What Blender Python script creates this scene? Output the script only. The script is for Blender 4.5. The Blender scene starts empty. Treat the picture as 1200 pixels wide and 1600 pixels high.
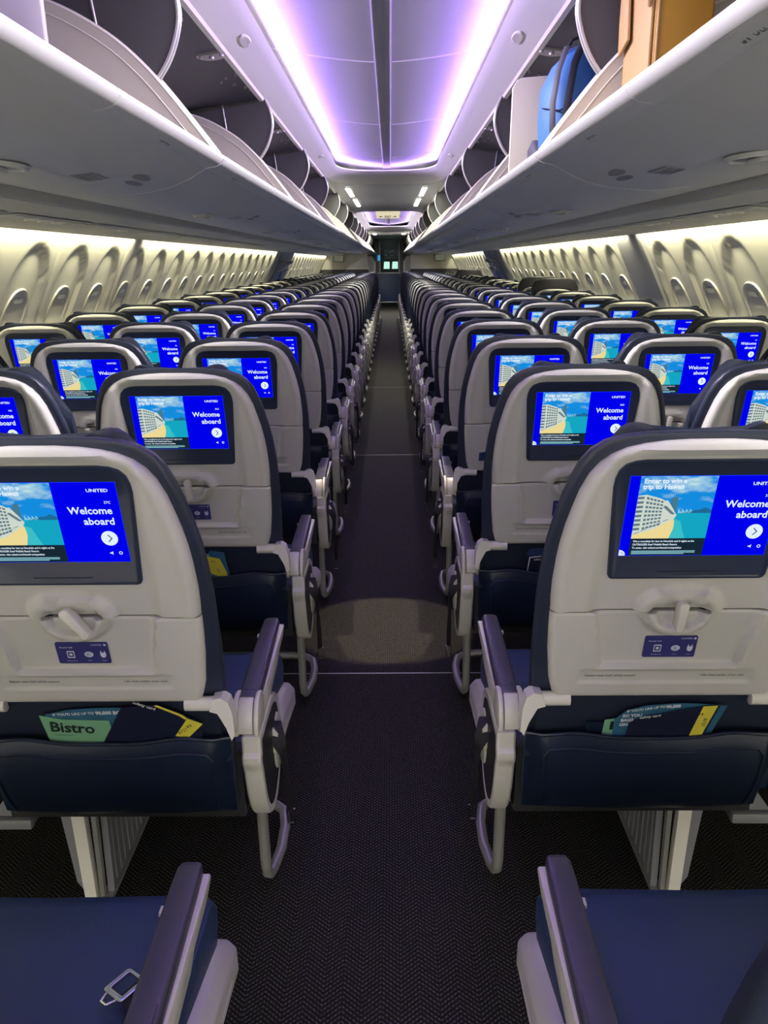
import bpy, bmesh, math, random
from math import sin, cos, pi, radians as R
from mathutils import Vector, Matrix
random.seed(7)
SC = bpy.context.scene
COL = SC.collection
# ------------------------------------------------------------------ camera, world, exposure
CAMX, CAMZ, PITCH, YAW, ROLL, FPX = 0.026, 1.30, 0.2953, -0.0102, -0.0099, 1285.4
cam_d = bpy.data.cameras.new('camera'); cam = bpy.data.objects.new('camera', cam_d); COL.objects.link(cam)
cam_d.sensor_fit = 'HORIZONTAL'; cam_d.sensor_width = 36.0; cam_d.lens = 36.0 * FPX / 1200.0
cam_d.clip_start = 0.02; cam_d.clip_end = 100
def cam_matrix():
    X, Y, Z = Vector((1, 0, 0)), Vector((0, 1, 0)), Vector((0, 0, 1))
    m = Matrix.Rotation(-YAW, 3, 'Z') @ Matrix.Rotation(pi/2 - PITCH, 3, 'X') @ Matrix.Rotation(ROLL, 3, 'Z')
    return Matrix.Translation((CAMX, 0, CAMZ)) @ m.to_4x4()
cam.matrix_world = cam_matrix()
SC.camera = cam
SC.view_settings.view_transform = 'Standard'; SC.view_settings.look = 'None'
SC.view_settings.gamma = 1; SC.view_settings.exposure = 0.0; SC.view_settings.use_curve_mapping = False
W = bpy.data.worlds.new('world'); SC.world = W; W.use_nodes = True
W.node_tree.nodes['Background'].inputs[0].default_value = (1.0, 0.97, 0.80, 1)
W.node_tree.nodes['Background'].inputs[1].default_value = 4.2

def area(name, loc, target, sx, sy, power, color, spread=180):
    d = bpy.data.lights.new(name, 'AREA'); d.shape = 'RECTANGLE'; d.size = sx; d.size_y = sy
    d.energy = power; d.color = color; d.spread = R(spread)
    o = bpy.data.objects.new(name, d); COL.objects.link(o)
    o.location = loc
    # local X runs along the cabin, -Z towards the target
    z = (Vector(loc) - Vector(target)).normalized()
    x = Vector((0, 1, 0)) if abs(z.y) < .9 else Vector((1, 0, 0))
    y = z.cross(x).normalized(); x = y.cross(z).normalized()
    o.rotation_euler = Matrix((x, y, z)).transposed().to_euler()
    o.visible_camera = True
    return o
VIOLET = (0.36, 0.16, 1.0)
WARM = (1.0, 0.93, 0.62)
WHITE = (1.0, 0.93, 0.93)
for s in (-1, 1):
    # LED strips hidden behind the rails of the ceiling recesses: violet upwards; white ones added as neutral fill across the cabin
    for y, L, p, pw in ((2.95, 10.1, 1.0, 118), (16.4, 6.8, .42, 165)):
        area('cove_light', (s*.462, y, 2.128), (s*.25, y, 2.19), L, .012, 62*p, VIOLET, 140)
        area('cove_fill', (s*.462, y, 2.122), (-s*.70, y, 1.00), L, .012, pw, WHITE, 96)
    # strips washing the side walls from behind the service panels
    area('wall_light', (s*1.443, 2.6, 1.464), (s*1.585, 2.6, 1.05), 5.0, .012, 22, WARM, 110)
    area('wall_light', (s*1.443, 8.4, 1.464), (s*1.585, 8.4, 1.05), 6.2, .012, 27, WARM, 110)
    area('wall_light', (s*1.443, 17.0, 1.464), (s*1.585, 17.0, 1.05), 6.8, .012, 29, WARM, 110)
    area('forward_light', (s*.365, 22.2, 1.970), (s*.365, 22.2, 0), .4, .06, 60, (1, .95, .86))
for y, w in ((8.05, 1.3), (19.95, 1.5)):
    o_ = area('cove_end_light', (0, y, 2.083 if y < 9 else 2.06), (0, y-.25, 2.14), .66, .01, w, VIOLET)
area('cockpit_light', (0, 28.2, 2.1), (0, 28.2, 0), .3, .2, 3, (.8, 1, .95))
# ------------------------------------------------------------------ helpers
def srgb(r, g, b):
    f = lambda c: c/12.92 if c <= .04045 else ((c+.055)/1.055)**2.4
    return (f(r/255), f(g/255), f(b/255))
MATS = {}
def mat(name, rgb, rough=.5, metal=0, bump=0, bscale=300, emit=None, estr=1, spec=.5, coat=0, var=0, vscale=6):
    m = bpy.data.materials.new(name); m.use_nodes = True
    nt = m.node_tree; b = nt.nodes['Principled BSDF']
    b.inputs['Base Color'].default_value = (*rgb, 1); b.inputs['Roughness'].default_value = rough
    b.inputs['Metallic'].default_value = metal; b.inputs['Specular IOR Level'].default_value = spec
    if coat: b.inputs['Coat Weight'].default_value = coat
    if emit: b.inputs['Emission Color'].default_value = (*emit, 1); b.inputs['Emission Strength'].default_value = estr
    tc = nt.nodes.new('ShaderNodeTexCoord')
    if bump:
        n = nt.nodes.new('ShaderNodeTexNoise'); n.inputs['Scale'].default_value = bscale; n.inputs['Detail'].default_value = 3
        nt.links.new(tc.outputs['Object'], n.inputs['Vector'])
        bp = nt.nodes.new('ShaderNodeBump'); bp.inputs['Strength'].default_value = bump; bp.inputs['Distance'].default_value = .001
        nt.links.new(n.outputs['Fac'], bp.inputs['Height']); nt.links.new(bp.outputs['Normal'], b.inputs['Normal'])
    if var:
        n = nt.nodes.new('ShaderNodeTexNoise'); n.inputs['Scale'].default_value = vscale; n.inputs['Detail'].default_value = 4
        nt.links.new(tc.outputs['Object'], n.inputs['Vector'])
        mx = nt.nodes.new('ShaderNodeMix'); mx.data_type = 'RGBA'
        mx.inputs['A'].default_value = (*[c*(1-var) for c in rgb], 1); mx.inputs['B'].default_value = (*[min(1, c*(1+var)) for c in rgb], 1)
        nt.links.new(n.outputs['Fac'], mx.inputs['Factor']); nt.links.new(mx.outputs['Result'], b.inputs['Base Color'])
    MATS[name] = m
    return m
M = MATS
mat('shell', (.52, .515, .485), .42, bump=.05, bscale=900, var=.03)
mat('shell_trim', (.66, .65, .60), .35)
mat('arm_shell', (.60, .59, .52), .32, var=.03)
mat('pad', (.045, .044, .06), .38, bump=.15, bscale=700)
mat('leather', (.026, .048, .115), .45, bump=.25, bscale=420, var=.18, vscale=9)
mat('leather_back', (.017, .023, .045), .42, bump=.25, bscale=420, var=.12)
mat('pocket_leather', (.006, .013, .034), .38, bump=.25, bscale=420, var=.15)
mat('dark_plastic', (.020, .021, .024), .45, bump=.1)
mat('bezel', (.022, .030, .060), .28)
mat('steel', (.42, .42, .40), .38, .6)
mat('chrome', (.75, .75, .74), .18, 1)
mat('strap', (.008, .008, .009), .7, bump=.4, bscale=900)
mat('placard', (.035, .035, .17), .4)
mat('ink', (.10, .10, .10), .6)
mat('decal', (.24, .24, .255), .6)
mat('paleink', (.55, .56, .75), .6)
mat('bin', (.47, .475, .48), .42, bump=.04, bscale=600, var=.03, vscale=2)
mat('violet_wash_panel', (.33, .29, .37), .5)  # violet wash of the cove strips put into this panel's base colour
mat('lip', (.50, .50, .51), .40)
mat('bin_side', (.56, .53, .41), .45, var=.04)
mat('bin_rim', (.70, .67, .56), .35)
mat('housing', (.050, .050, .058), .5, bump=.1, var=.1)
mat('divider', (.075, .074, .073), .5, bump=.08, bscale=500, var=.1)
mat('silver', (.62, .61, .58), .3, .5)
mat('valance', (.74, .72, .66), .4)
mat('ceil', (.60, .60, .62), .45, var=.02)
mat('ceil_flat', (.40, .40, .42), .5)
mat('psu', (.52, .52, .48), .45, bump=.1, bscale=60, var=.05)
mat('channel', (.33, .33, .35), .4)
mat('wall', (.70, .69, .60), .5, bump=.04, bscale=400, var=.02)
mat('doorgrey', (.40, .41, .42), .5)
mat('shade', (.55, .55, .52), .5)
mat('bulk', (.60, .60, .57), .5)
mat('bulkdark', (.06, .06, .07), .6)
mat('panelgrey', (.20, .20, .22), .5)
mat('cartblue', (.018, .040, .12), .5, var=.15)
mat('orange', (.38, .20, .018), .55, bump=.4, bscale=40, var=.12)
mat('tan', (.42, .27, .10), .6, bump=.5, bscale=30, var=.15)
mat('bagblue', (.03, .13, .36), .6, bump=.5, bscale=25, var=.25)
mat('bagdark', (.03, .032, .045), .6, bump=.3)
mat('lamp', (.9, .9, .85), .4, emit=(1.0, .96, .82), estr=1.6)
mat('exitlamp', (.8, .78, .6), .4, emit=(1.0, .90, .62), estr=.62)
mat('exitred', (.25, .04, .02), .6)
mat('navypaper', (.008, .012, .035), .4)
mat('greenpaper', (.20, .45, .26), .5)
mat('bluepaper', (.03, .13, .22), .45, var=.4, vscale=30)
mat('yellowpaper', (.70, .62, .06), .5)
mat('whiteink', (.75, .77, .8), .5)
mat('darkink', (.01, .03, .02), .5)
mat('cockpit', (.015, .02, .022), .5)
mat('cyan', (.03, .3, .6), .5, emit=(.05, .5, .9), estr=.6)
mat('cockglass', (.3, .5, .45), .3, emit=(.55, .95, .80), estr=.9)
mat('tvpic', (.05, .05, .04), .3, emit=(.25, .27, .20), estr=.35)
def emat(name, rgb, s=1):
    m = bpy.data.materials.new(name); m.use_nodes = True; nt = m.node_tree
    nt.nodes.clear(); e = nt.nodes.new('ShaderNodeEmission'); o = nt.nodes.new('ShaderNodeOutputMaterial')
    e.inputs[0].default_value = (*rgb, 1); e.inputs[1].default_value = s
    nt.links.new(e.outputs[0], o.inputs[0]); MATS[name] = m; return m
emat('e_blue', srgb(0, 0, 236)); emat('e_edge', srgb(20, 60, 255)); emat('e_white', srgb(225, 240, 255)); emat('e_sea2', srgb(60, 190, 200))
emat('e_black', srgb(22, 40, 52)); emat('e_sand', srgb(236, 216, 148)); emat('e_hotel', srgb(205, 215, 205)); emat('e_win', srgb(95, 120, 130))
emat('e_tower', srgb(70, 120, 145)); emat('e_mount', srgb(30, 105, 150)); emat('e_ink', srgb(60, 70, 120)); emat('e_city', srgb(150, 215, 225))
emat('e_sky', srgb(30, 150, 225)); emat('e_sea', srgb(20, 165, 195))
def add_clouds(m):
    nt = m.node_tree; e = [n for n in nt.nodes if n.type == 'EMISSION'][0]
    tc = nt.nodes.new('ShaderNodeTexCoord'); mp = nt.nodes.new('ShaderNodeMapping'); mp.inputs['Scale'].default_value = (30, 30, 75)
    n = nt.nodes.new('ShaderNodeTexNoise'); n.inputs['Scale'].default_value = 1; n.inputs['Detail'].default_value = 5
    sx = nt.nodes.new('ShaderNodeSeparateXYZ'); mr = nt.nodes.new('ShaderNodeMapRange')
    mr.inputs['From Min'].default_value = .965; mr.inputs['From Max'].default_value = 1.0
    ad = nt.nodes.new('ShaderNodeMath'); ad.operation = 'MULTIPLY_ADD'; ad.inputs[1].default_value = .26
    cr = nt.nodes.new('ShaderNodeValToRGB')
    cr.color_ramp.elements[0].position = .62; cr.color_ramp.elements[0].color = (*srgb(20, 140, 222), 1)
    cr.color_ramp.elements[1].position = .90; cr.color_ramp.elements[1].color = (*srgb(190, 225, 228), 1)
    L = nt.links.new
    L(tc.outputs['Object'], mp.inputs['Vector']); L(mp.outputs['Vector'], n.inputs['Vector']); L(tc.outputs['Object'], sx.inputs[0])
    L(sx.outputs['Z'], mr.inputs['Value']); L(mr.outputs['Result'], ad.inputs[0]); L(n.outputs['Fac'], ad.inputs[2])
    L(ad.outputs[0], cr.inputs['Fac']); L(cr.outputs['Color'], e.inputs[0])
add_clouds(M['e_sky'])
def carpet():
    m = bpy.data.materials.new('carpet'); m.use_nodes = True; nt = m.node_tree; b = nt.nodes['Principled BSDF']; L = nt.links.new
    b.inputs['Roughness'].default_value = .85; b.inputs['Specular IOR Level'].default_value = .15
    def mth(op, a=None, bb=None, c=None):
        n = nt.nodes.new('ShaderNodeMath'); n.operation = op
        for i, v in enumerate((a, bb, c)):
            if v is None: continue
            if isinstance(v, (int, float)): n.inputs[i].default_value = v
            else: L(v, n.inputs[i])
        return n.outputs[0]
    tc = nt.nodes.new('ShaderNodeTexCoord'); sx = nt.nodes.new('ShaderNodeSeparateXYZ'); L(tc.outputs['Object'], sx.inputs[0])
    x, y = sx.outputs['X'], sx.outputs['Y']
    tri = mth('PINGPONG', x, .036)
    s = mth('ADD', y, mth('MULTIPLY', tri, .85))
    fr = mth('FRACT', mth('DIVIDE', s, .0105))
    line = mth('GREATER_THAN', fr, .70)
    dash = mth('GREATER_THAN', mth('FRACT', mth('MULTIPLY', x, 150)), .30)
    n = nt.nodes.new('ShaderNodeTexNoise'); n.inputs['Scale'].default_value = 260; n.inputs['Detail'].default_value = 2; L(tc.outputs['Object'], n.inputs['Vector'])
    nm = mth('GREATER_THAN', n.outputs['Fac'], .46)
    f = mth('MULTIPLY', mth('MULTIPLY', line, dash), mth('MULTIPLY_ADD', nm, .75, .25))
    mx = nt.nodes.new('ShaderNodeMix'); mx.data_type = 'RGBA'
    mx.inputs['A'].default_value = (.0095, .009, .0085, 1); mx.inputs['B'].default_value = (.105, .10, .085, 1)
    L(f, mx.inputs['Factor']); L(mx.outputs['Result'], b.inputs['Base Color'])
    bp = nt.nodes.new('ShaderNodeBump'); bp.inputs['Strength'].default_value = .4; bp.inputs['Distance'].default_value = .001
    L(f, bp.inputs['Height']); L(bp.outputs['Normal'], b.inputs['Normal'])
    MATS['carpet'] = m
carpet()

class MB:
    def __init__(s): s.v = []; s.f = []; s.m = []
    def add(s, vs, fs, mi=0):
        o = len(s.v); s.v += [tuple(p) for p in vs]
        for f in fs: s.f.append([i+o for i in f]); s.m.append(mi)
        return s
    def box(s, c, d, mi=0, rot=None):
        hx, hy, hz = [a/2 for a in d]
        vs = [Vector((x, y, z)) for x in (-hx, hx) for y in (-hy, hy) for z in (-hz, hz)]
        if rot is not None: vs = [rot @ p for p in vs]
        vs = [p + Vector(c) for p in vs]
        return s.add(vs, [(0, 1, 3, 2), (4, 6, 7, 5), (0, 4, 5, 1), (2, 3, 7, 6), (0, 2, 6, 4), (1, 5, 7, 3)], mi)
    def prism(s, pts, fn, a, b, mi=0, caps=True):
        """pts 2D outline, fn(u,v,w)->xyz, between w=a and w=b"""
        n = len(pts)
        vs = [fn(u, v, a) for u, v in pts] + [fn(u, v, b) for u, v in pts]
        fs = [(i, (i+1) % n, n+(i+1) % n, n+i) for i in range(n)]
        if caps: fs += [tuple(range(n-1, -1, -1)), tuple(range(n, 2*n))]
        return s.add(vs, fs, mi)
    def tube(s, path, r, n=8, mi=0, caps=True, sy=1):
        P = [Vector(p) for p in path]; vs = []
        up = None
        for i, p in enumerate(P):
            t = (P[min(i+1, len(P)-1)] - P[max(i-1, 0)]).normalized()
            if up is None: up = Vector((0, 0, 1)) if abs(t.z) < .9 else Vector((0, 1, 0))
            a = t.cross(up).normalized(); b = a.cross(t).normalized(); up = b
            rr = r[i] if isinstance(r, (list, tuple)) else r
            vs += [p + a*cos(2*pi*k/n)*rr + b*sin(2*pi*k/n)*rr*sy for k in range(n)]
        fs = []
        for i in range(len(P)-1):
            for k in range(n):
                fs.append((i*n+k, i*n+(k+1) % n, (i+1)*n+(k+1) % n, (i+1)*n+k))
        if caps: fs += [tuple(range(n-1, -1, -1)), tuple((len(P)-1)*n+k for k in range(n))]
        return s.add(vs, fs, mi)
    def grid(s, rows, mi=0, close=False):
        n = len(rows[0]); vs = [p for r in rows for p in r]; fs = []
        for i in range(len(rows)-1):
            for k in range(n if close else n-1):
                fs.append((i*n+k, i*n+(k+1) % n, (i+1)*n+(k+1) % n, (i+1)*n+k))
        return s.add(vs, fs, mi)
    def poly(s, pts, mi=0): return s.add(pts, [tuple(range(len(pts)))], mi)
    def mesh(s, name, mats, bevel=0, seg=2, smooth=40, flip=False):
        me = bpy.data.meshes.new(name); me.from_pydata(s.v, [], s.f)
        for m in (mats if isinstance(mats, (list, tuple)) else [mats]): me.materials.append(M[m])
        for p, i in zip(me.polygons, s.m): p.material_index = i
        bm = bmesh.new(); bm.from_mesh(me)
        bmesh.ops.remove_doubles(bm, verts=bm.verts, dist=1e-5)
        bmesh.ops.recalc_face_normals(bm, faces=bm.faces)
        if bevel:
            bm.normal_update()
            es = [e for e in bm.edges if len(e.link_faces) == 2 and e.calc_face_angle(0) > R(35)]
            bmesh.ops.bevel(bm, geom=es, offset=bevel, segments=seg, affect='EDGES', profile=.5, clamp_overlap=True)
        bm.to_mesh(me); bm.free()
        if smooth:
            me.shade_smooth(); me.set_sharp_from_angle(angle=R(smooth))
        return me
def link(name, me, parent=None, loc=None, rot=None):
    o = bpy.data.objects.new(name, me); COL.objects.link(o)
    if parent: o.parent = parent
    if loc is not None: o.location = loc
    if rot is not None: o.rotation_euler = rot
    return o
def thing(name, label, cat, loc=(0, 0, 0), group=None, me=None, rot=None):
    o = link(name, me, None, loc, rot); o['label'] = label; o['category'] = cat
    if group: o['group'] = group
    return o
def struct(name, mb, mats, **k):
    me = mb if isinstance(mb, bpy.types.Mesh) else mb.mesh(name, mats, **k)
    o = link(name, me); o['kind'] = 'structure'; return o
_tc = {}
def text_polys(txt, size, bold=0):
    """text as 2D triangles: returns verts2d, faces, width"""
    k = (txt, round(size, 5), bold)
    if k in _tc: return _tc[k]
    cu = bpy.data.curves.new('t', 'FONT'); cu.body = txt; cu.size = size; cu.offset = bold; cu.resolution_u = 2
    o = bpy.data.objects.new('t', cu); COL.objects.link(o)
    dg = bpy.context.evaluated_depsgraph_get(); dg.update()
    me = o.evaluated_get(dg).to_mesh()
    vs = [(v.co.x, v.co.y) for v in me.vertices]; fs = [tuple(p.vertices) for p in me.polygons]
    o.evaluated_get(dg).to_mesh_clear(); bpy.data.objects.remove(o); bpy.data.curves.remove(cu)
    w = max([v[0] for v in vs] or [0])
    _tc[k] = (vs, fs, w); return _tc[k]
def put_text(mb, txt, size, fn, mi, bold=0, align='L', sx=1):
    vs, fs, w = text_polys(txt, size, bold)
    off = {'L': 0, 'R': -w, 'C': -w/2}[align]
    mb.add([fn((x+off)*sx, y) for x, y in vs], fs, mi)
def rrect(x0, z0, x1, z1, r, n=5):
    pts = []
    for cx, cz, a0 in ((x1-r, z1-r, 0), (x0+r, z1-r, 90), (x0+r, z0+r, 180), (x1-r, z0+r, 270)):
        for i in range(n+1):
            a = R(a0 + 90*i/n); pts.append((cx+r*cos(a), cz+r*sin(a)))
    return pts
def ell(cx, cz, rx, rz, n=24, a0=0, a1=360):
    return [(cx+rx*cos(R(a0+(a1-a0)*i/n)), cz+rz*sin(R(a0+(a1-a0)*i/n))) for i in range(n)]
def loft(mb, secs, mi=0):
    mb.grid(secs, mi, close=True); mb.poly(secs[0], mi); mb.poly(secs[-1], mi)
def shrink(sec, k, shift=(0, 0, 0)):
    c = [sum(p[i] for p in sec)/len(sec) for i in range(3)]
    return [tuple(c[i]+(p[i]-c[i])*k+shift[i] for i in range(3)) for p in sec]
def interp(tab, t):
    if t <= tab[0][0]: return tab[0][1]
    for (a, b), (c, d) in zip(tab, tab[1:]):
        if t <= c: return b+(d-b)*(t-a)/(c-a)
    return tab[-1][1]
def sstep(e0, e1, x):
    t = max(0, min(1, (x-e0)/(e1-e0))); return t*t*(3-2*t)

# ------------------------------------------------------------------ STRUCTURE
Y0, YB, YE = -2.2, 20.5, 27.4
mb = MB(); mb.poly([(-1.8, Y0, 0), (1.8, Y0, 0), (1.8, YE+2.5, 0), (-1.8, YE+2.5, 0)])
struct('floor', mb, 'carpet', smooth=0)
for i, y in enumerate((2.443, 5.649, 8.9)):
    mb = MB(); mb.box((0, y, .0008), (3.4, .0035, .002)); struct('trim_%d' % (20+i), mb, 'steel', smooth=0)

WALLP = [(0, 1.62), (.15, 1.70), (.30, 1.745), (.60, 1.765), (.85, 1.735), (1.05, 1.675), (1.25, 1.575), (1.38, 1.510), (1.438, 1.482), (1.56, 1.476)]
def wx(z): return interp(WALLP, z)
JL = [1.0, 2.012, 3.02, 4.03, 5.04, 5.55] + [5.55+1.05*k for k in range(1, 6)]
JR = [1.0, 2.012, 3.02, 4.05, 5.05, 5.63] + [5.63+1.05*k for k in range(1, 6)]
def build_wall(s, J):
    J = [-1.0, 0.0] + J + [12.0, 12.75, 13.5] + [13.5+1.0*k for k in range(1, 8)]
    wins = []
    mb = MB(); zs = [0, .2, .4, .6, .75, .85] + [.85+.02*i for i in range(1, 36)]
    for ji in range(len(J)-1):
        a, b = J[ji], J[ji+1]; w = b-a
        blank = (s > 0 and abs(a-5.05) < .01) or (11.9 < a < 13.4)
        cs = [] if blank else ([(a+b)/2] if w < .8 else [a+w*.26, a+w*.76])
        wins += cs
        ny = max(4, int(w/.022)); rows = []
        for z in zs:
            row = []
            for i in range(ny+1):
                y = a + w*i/ny
                x = wx(z)
                e = min(y-a, b-y)
                x += .014*(1-sstep(0, .020, e))        # joint groove
                if blank: x -= .012*sstep(0, .03, e)
                for c in cs:
                    hw = .185 if z < 1.16 else .185*math.sqrt(max(0, 1-((z-1.16)/.225)**2))
                    d = hw-abs(y-c)
                    dt = (1.385-z)*.9
                    d = min(d, dt)
                    if d > 0: x += .019*sstep(0, .018, d)
                row.append((s*x, y, z))
            rows.append(row)
        mb.grid(rows, 1 if blank else 0)
    struct('wall_left' if s < 0 else 'wall_right', mb.mesh('w', ['wall', 'doorgrey'], smooth=30), None)
    return wins
winY = {}
for s, J in ((-1, JL), (1, JR)): winY[s] = build_wall(s, J)
# window units: raised rim, closed shade with a pull
rim = MB(); N = 28
def wpt(a, rx, rz, d):   # local: y along cabin, z height, x depth (out of the wall, towards aisle = +x for left)
    return (d, rx*cos(a), rz*sin(a))
prof = [(.118, .160, .0), (.116, .158, .009), (.112, .154, .010), (.108, .150, .003), (.104, .147, -.012)]
def sup(a, rx, rz):
    c, q = cos(a), sin(a); e = .8
    return (rx*abs(c)**e*(1 if c > 0 else -1), rz*abs(q)**e*(1 if q > 0 else -1))
rows = [[(d, *sup(2*pi*k/N, rx, rz)) for k in range(N)] for rx, rz, d in prof]
rim.grid(rows, 0, close=True)
sh = MB(); sh.poly([(-.004, *sup(2*pi*k/N, .106, .149)) for k in range(N)])
sh.prism(rrect(-.045, -.012, .045, .012, .01), lambda u, v, w: (w, u, v+.10), -.004, .006)
rim_me = rim.mesh('window_rim', 'shell_trim'); sh_me = sh.mesh('window_shade', 'shade')
wn = 0
for s in (-1, 1):
    for y in winY[s]:
        if y < 2.2 or y > 18.5: continue
        wn += 1; zc = 1.06
        o = link('window_%d' % wn, rim_me, None, (s*(wx(zc)+.022), y, zc), (0, s*R(-27) if s > 0 else R(27), 0 if s < 0 else pi))
        if s > 0: o.rotation_euler = (0, R(27), pi)
        o['kind'] = 'structure'
        link('shade', sh_me, o)
# overwing doors
for i, (s, y) in enumerate(((-1, 12.38), (-1, 13.12), (1, 12.38), (1, 13.12))):
    mb = MB(); f = lambda u, v, w: (s*(wx(v)-.016-w), y+u, v)
    n = 12; zz = [.55+.85*k/n for k in range(n+1)]
    mb.grid([[f(u, z, 0) for u in (-.27, -.1, .1, .27)] for z in zz])
    d = struct('door_%d' % (i+1), mb, 'doorgrey')
    h = MB(); h.tube([f(-.12, 1.28, .0), f(-.10, 1.31, .05), f(.10, 1.31, .05), f(.12, 1.28, 0)], .014, 8)
    h.tube([f(-.10, 1.18, .0), f(-.08, 1.2, .04), f(.08, 1.2, .04), f(.10, 1.18, 0)], .012, 8)
    link('door_handle', h.mesh('door_handle', 'shell_trim'), d)
# service panels under the bins + drop band
for i, s in enumerate((-1, 1)):
    mb = MB()
    pr = [(1.435, 1.475), (1.435, 1.440), (1.41, 1.434), (1.30, 1.446), (1.22, 1.452), (1.12, 1.462), (1.02, 1.470), (1.0, 1.472), (.992, 1.478), (.985, 1.53)]
    ys = [Y0, YE]
    mb.grid([[(s*x, y, z) for x, z in pr] for y in ys])
    struct('trim_%d' % (1+i), mb, 'psu', smooth=30)
# ceiling recesses
def recess_path(y0, y1, hx, round0, n=14, rr=.55):
    """inner/outer loops as lists of (x,y) going left side -> far end -> right side (-> near end)"""
    def corner(hx, yc, ry, sgn):
        return [(-hx*abs(cos(pi/2*t/n))**.55*(1), yc+sgn*ry*abs(sin(pi/2*t/n))**.8) for t in range(n+1)]
    pts = []
    left = corner(hx, y1-rr, rr, 1)                     # from (-hx, y1-rr) to (0,y1)
    right = [(-x, y) for x, y in reversed(left)][1:]
    if round0:
        ln = corner(hx, y0+rr, rr, -1)                  # (-hx,y0+rr) -> (0,y0)
        start = list(reversed(ln))[:-1]                 # (0,y0)->(-hx,..)
        end = [(-x, y) for x, y in ln]                  # (hx,..)->(0,y0)
        pts = start + left + right + end[:-1] if False else start + left + right + end[:-1]
    else:
        pts = [(-hx, y0)] + left + right + [(hx, y0)]
    return pts
HIN, HOUT = .407, .520
def rail(name, y0, y1, round0):
    levels = [(HIN+.03, .03, 2.066), (HIN+.012, .012, 2.068), (HIN, 0, 2.056), (HIN+.012, .03, 2.040), (HIN+.035, .10, 2.026), (HIN+.060, .20, 2.012), (HIN+.085, .32, 1.998), (HOUT, .45, 1.986)]
    loops = [[(x, y, z) for x, y in recess_path(y0-(e if round0 else 0), y1+e, hx, round0, rr=.55+e*.6)] for hx, e, z in levels]
    mb = MB(); mb.grid(loops, close=round0)
    # lower sash on the sides, where the open bins begin
    struct(name, mb, 'valance', smooth=60)
    return loops[-1]
o1 = rail('trim_3', Y0, 7.72, False)
o2 = rail('trim_4', 12.9, 19.6, True)
for i, s in enumerate((-1, 1)):
    mb = MB(); mb.grid([[(s*.517, y, 1.990), (s*.524, y, 1.976), (s*.540, y, 1.974), (s*.545, y, 2.0)] for y in (Y0, YE)])
    struct('trim_%d' % (5+i), mb, 'valance')
# flat ceiling pieces
def flat_piece(name, ca, cb, z=1.988):
    n = len(ca); mb = MB(); rows = [[], []]
    for i in range(n):
        rows[0].append((ca[i][0], ca[i][1], z)); rows[1].append((cb[i][0], cb[i][1], z))
    mb.grid(rows); struct(name, mb, 'ceil_flat', smooth=30)
half1 = [p for p in o1 if p[1] > 7.72-.9]
half2n = [p for p in o2 if p[1] < 14.2]
xs = [-.52+1.04*i/26 for i in range(27)]
def yat(loop, x, far):
    best = None
    pts = sorted([(p[0], p[1]) for p in loop])
    return interp([(a, b) for a, b in pts], x)
c1 = [(x, yat([p for p in o1 if p[1] > 7.0], x, 1)) for x in xs]
c2 = [(x, yat([p for p in o2 if p[1] < 14.0], x, 0)) for x in xs]
c3 = [(x, yat([p for p in o2 if p[1] > 18.5], x, 1)) for x in xs]
flat_piece('ceiling', c1, c2); flat_piece('ceiling', c3, [(x, YE) for x in xs])
# recessed crown panels
def crown(y0, y1):
    mb = MB(); n = 24
    f = lambda x: 2.118+.055*(abs(x)/.45)**1.6
    X = [-.56+1.12*i/n for i in range(n+1)]
    mb.grid([[(x, y, f(x)) for x in X] for y in (y0, y1)])
    y = y0 if y0 > 0 else .57
    while y < y1:
        if y > y0+.2:
            mb.grid([[(x, y+dy, f(x)-dz) for x in X] for dy, dz in ((-.007, 0), (-.005, .004), (.005, .004), (.007, 0))], 1)
        y += 1.68
    o = struct('ceiling', mb, ['ceil', 'valance'])
    c = MB()
    c.grid([[(x, y, z) for x, z in ((-.036, 2.12), (-.036, 2.108), (-.030, 2.104), (-.026, 2.110), (.026, 2.110), (.030, 2.104), (.036, 2.108), (.036, 2.12))] for y in (y0, y1)])
    c.add([(-.004, y0, 2.106), (.004, y0, 2.106), (.004, y1, 2.106), (-.004, y1, 2.106)], [(0, 1, 2, 3)])
    link('ceiling_channel', c.mesh('channel', 'channel'), o)
crown(Y0, 8.7); crown(12.4, 20.6)
# outer skin closing the cabin above and outboard of everything the eye reaches
mb = MB(); sk = [(-1.80, 0), (-1.86, .6), (-1.80, 1.2), (-1.62, 1.65), (-1.2, 2.1), (-.6, 2.32), (0, 2.38), (.6, 2.32), (1.2, 2.1), (1.62, 1.65), (1.80, 1.2), (1.86, .6), (1.80, 0)]
mb.grid([[(x, y, z) for x, z in sk] for y in (Y0, YE+2.5)])
mb.poly([(x, YE+2.5, z) for x, z in sk])
struct('ceiling', mb, 'bulkdark')
# small ceiling lamps between the recesses
for i, (x, y0, y1, w) in enumerate(((-.378, 8.42, 9.52, 'nearer left'), (.362, 8.42, 9.52, 'nearer right'), (-.368, 9.90, 11.15, 'farther left'), (.352, 9.90, 11.15, 'farther right'))):
    mb = MB(); mb.prism(rrect(-.028, 0, .028, y1-y0, .02), lambda u, v, k: (u, v, k), -.008, .004)
    o = thing('ceiling_lamp', 'white oblong lamp in flat ceiling ahead of purple recess, %s one of four' % w, 'lamp', (x, y0, 1.985), me=mb.mesh('ceiling_lamp', 'lamp'))
    area('ceiling_lamp_light', (x, (y0+y1)/2, 1.974), (x, (y0+y1)/2, 0), y1-y0-.06, .04, 16, (1, .95, .84))
    fr = MB(); fr.grid([[(u, v, k) for u, v in rrect(-.028-e, -e, .028+e, y1-y0+e, .02)] for e, k in ((0, -.008), (.006, -.009), (.010, .0))], close=True)
    link('lamp_frame', fr.mesh('lamp_frame', 'valance'), o)
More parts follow.
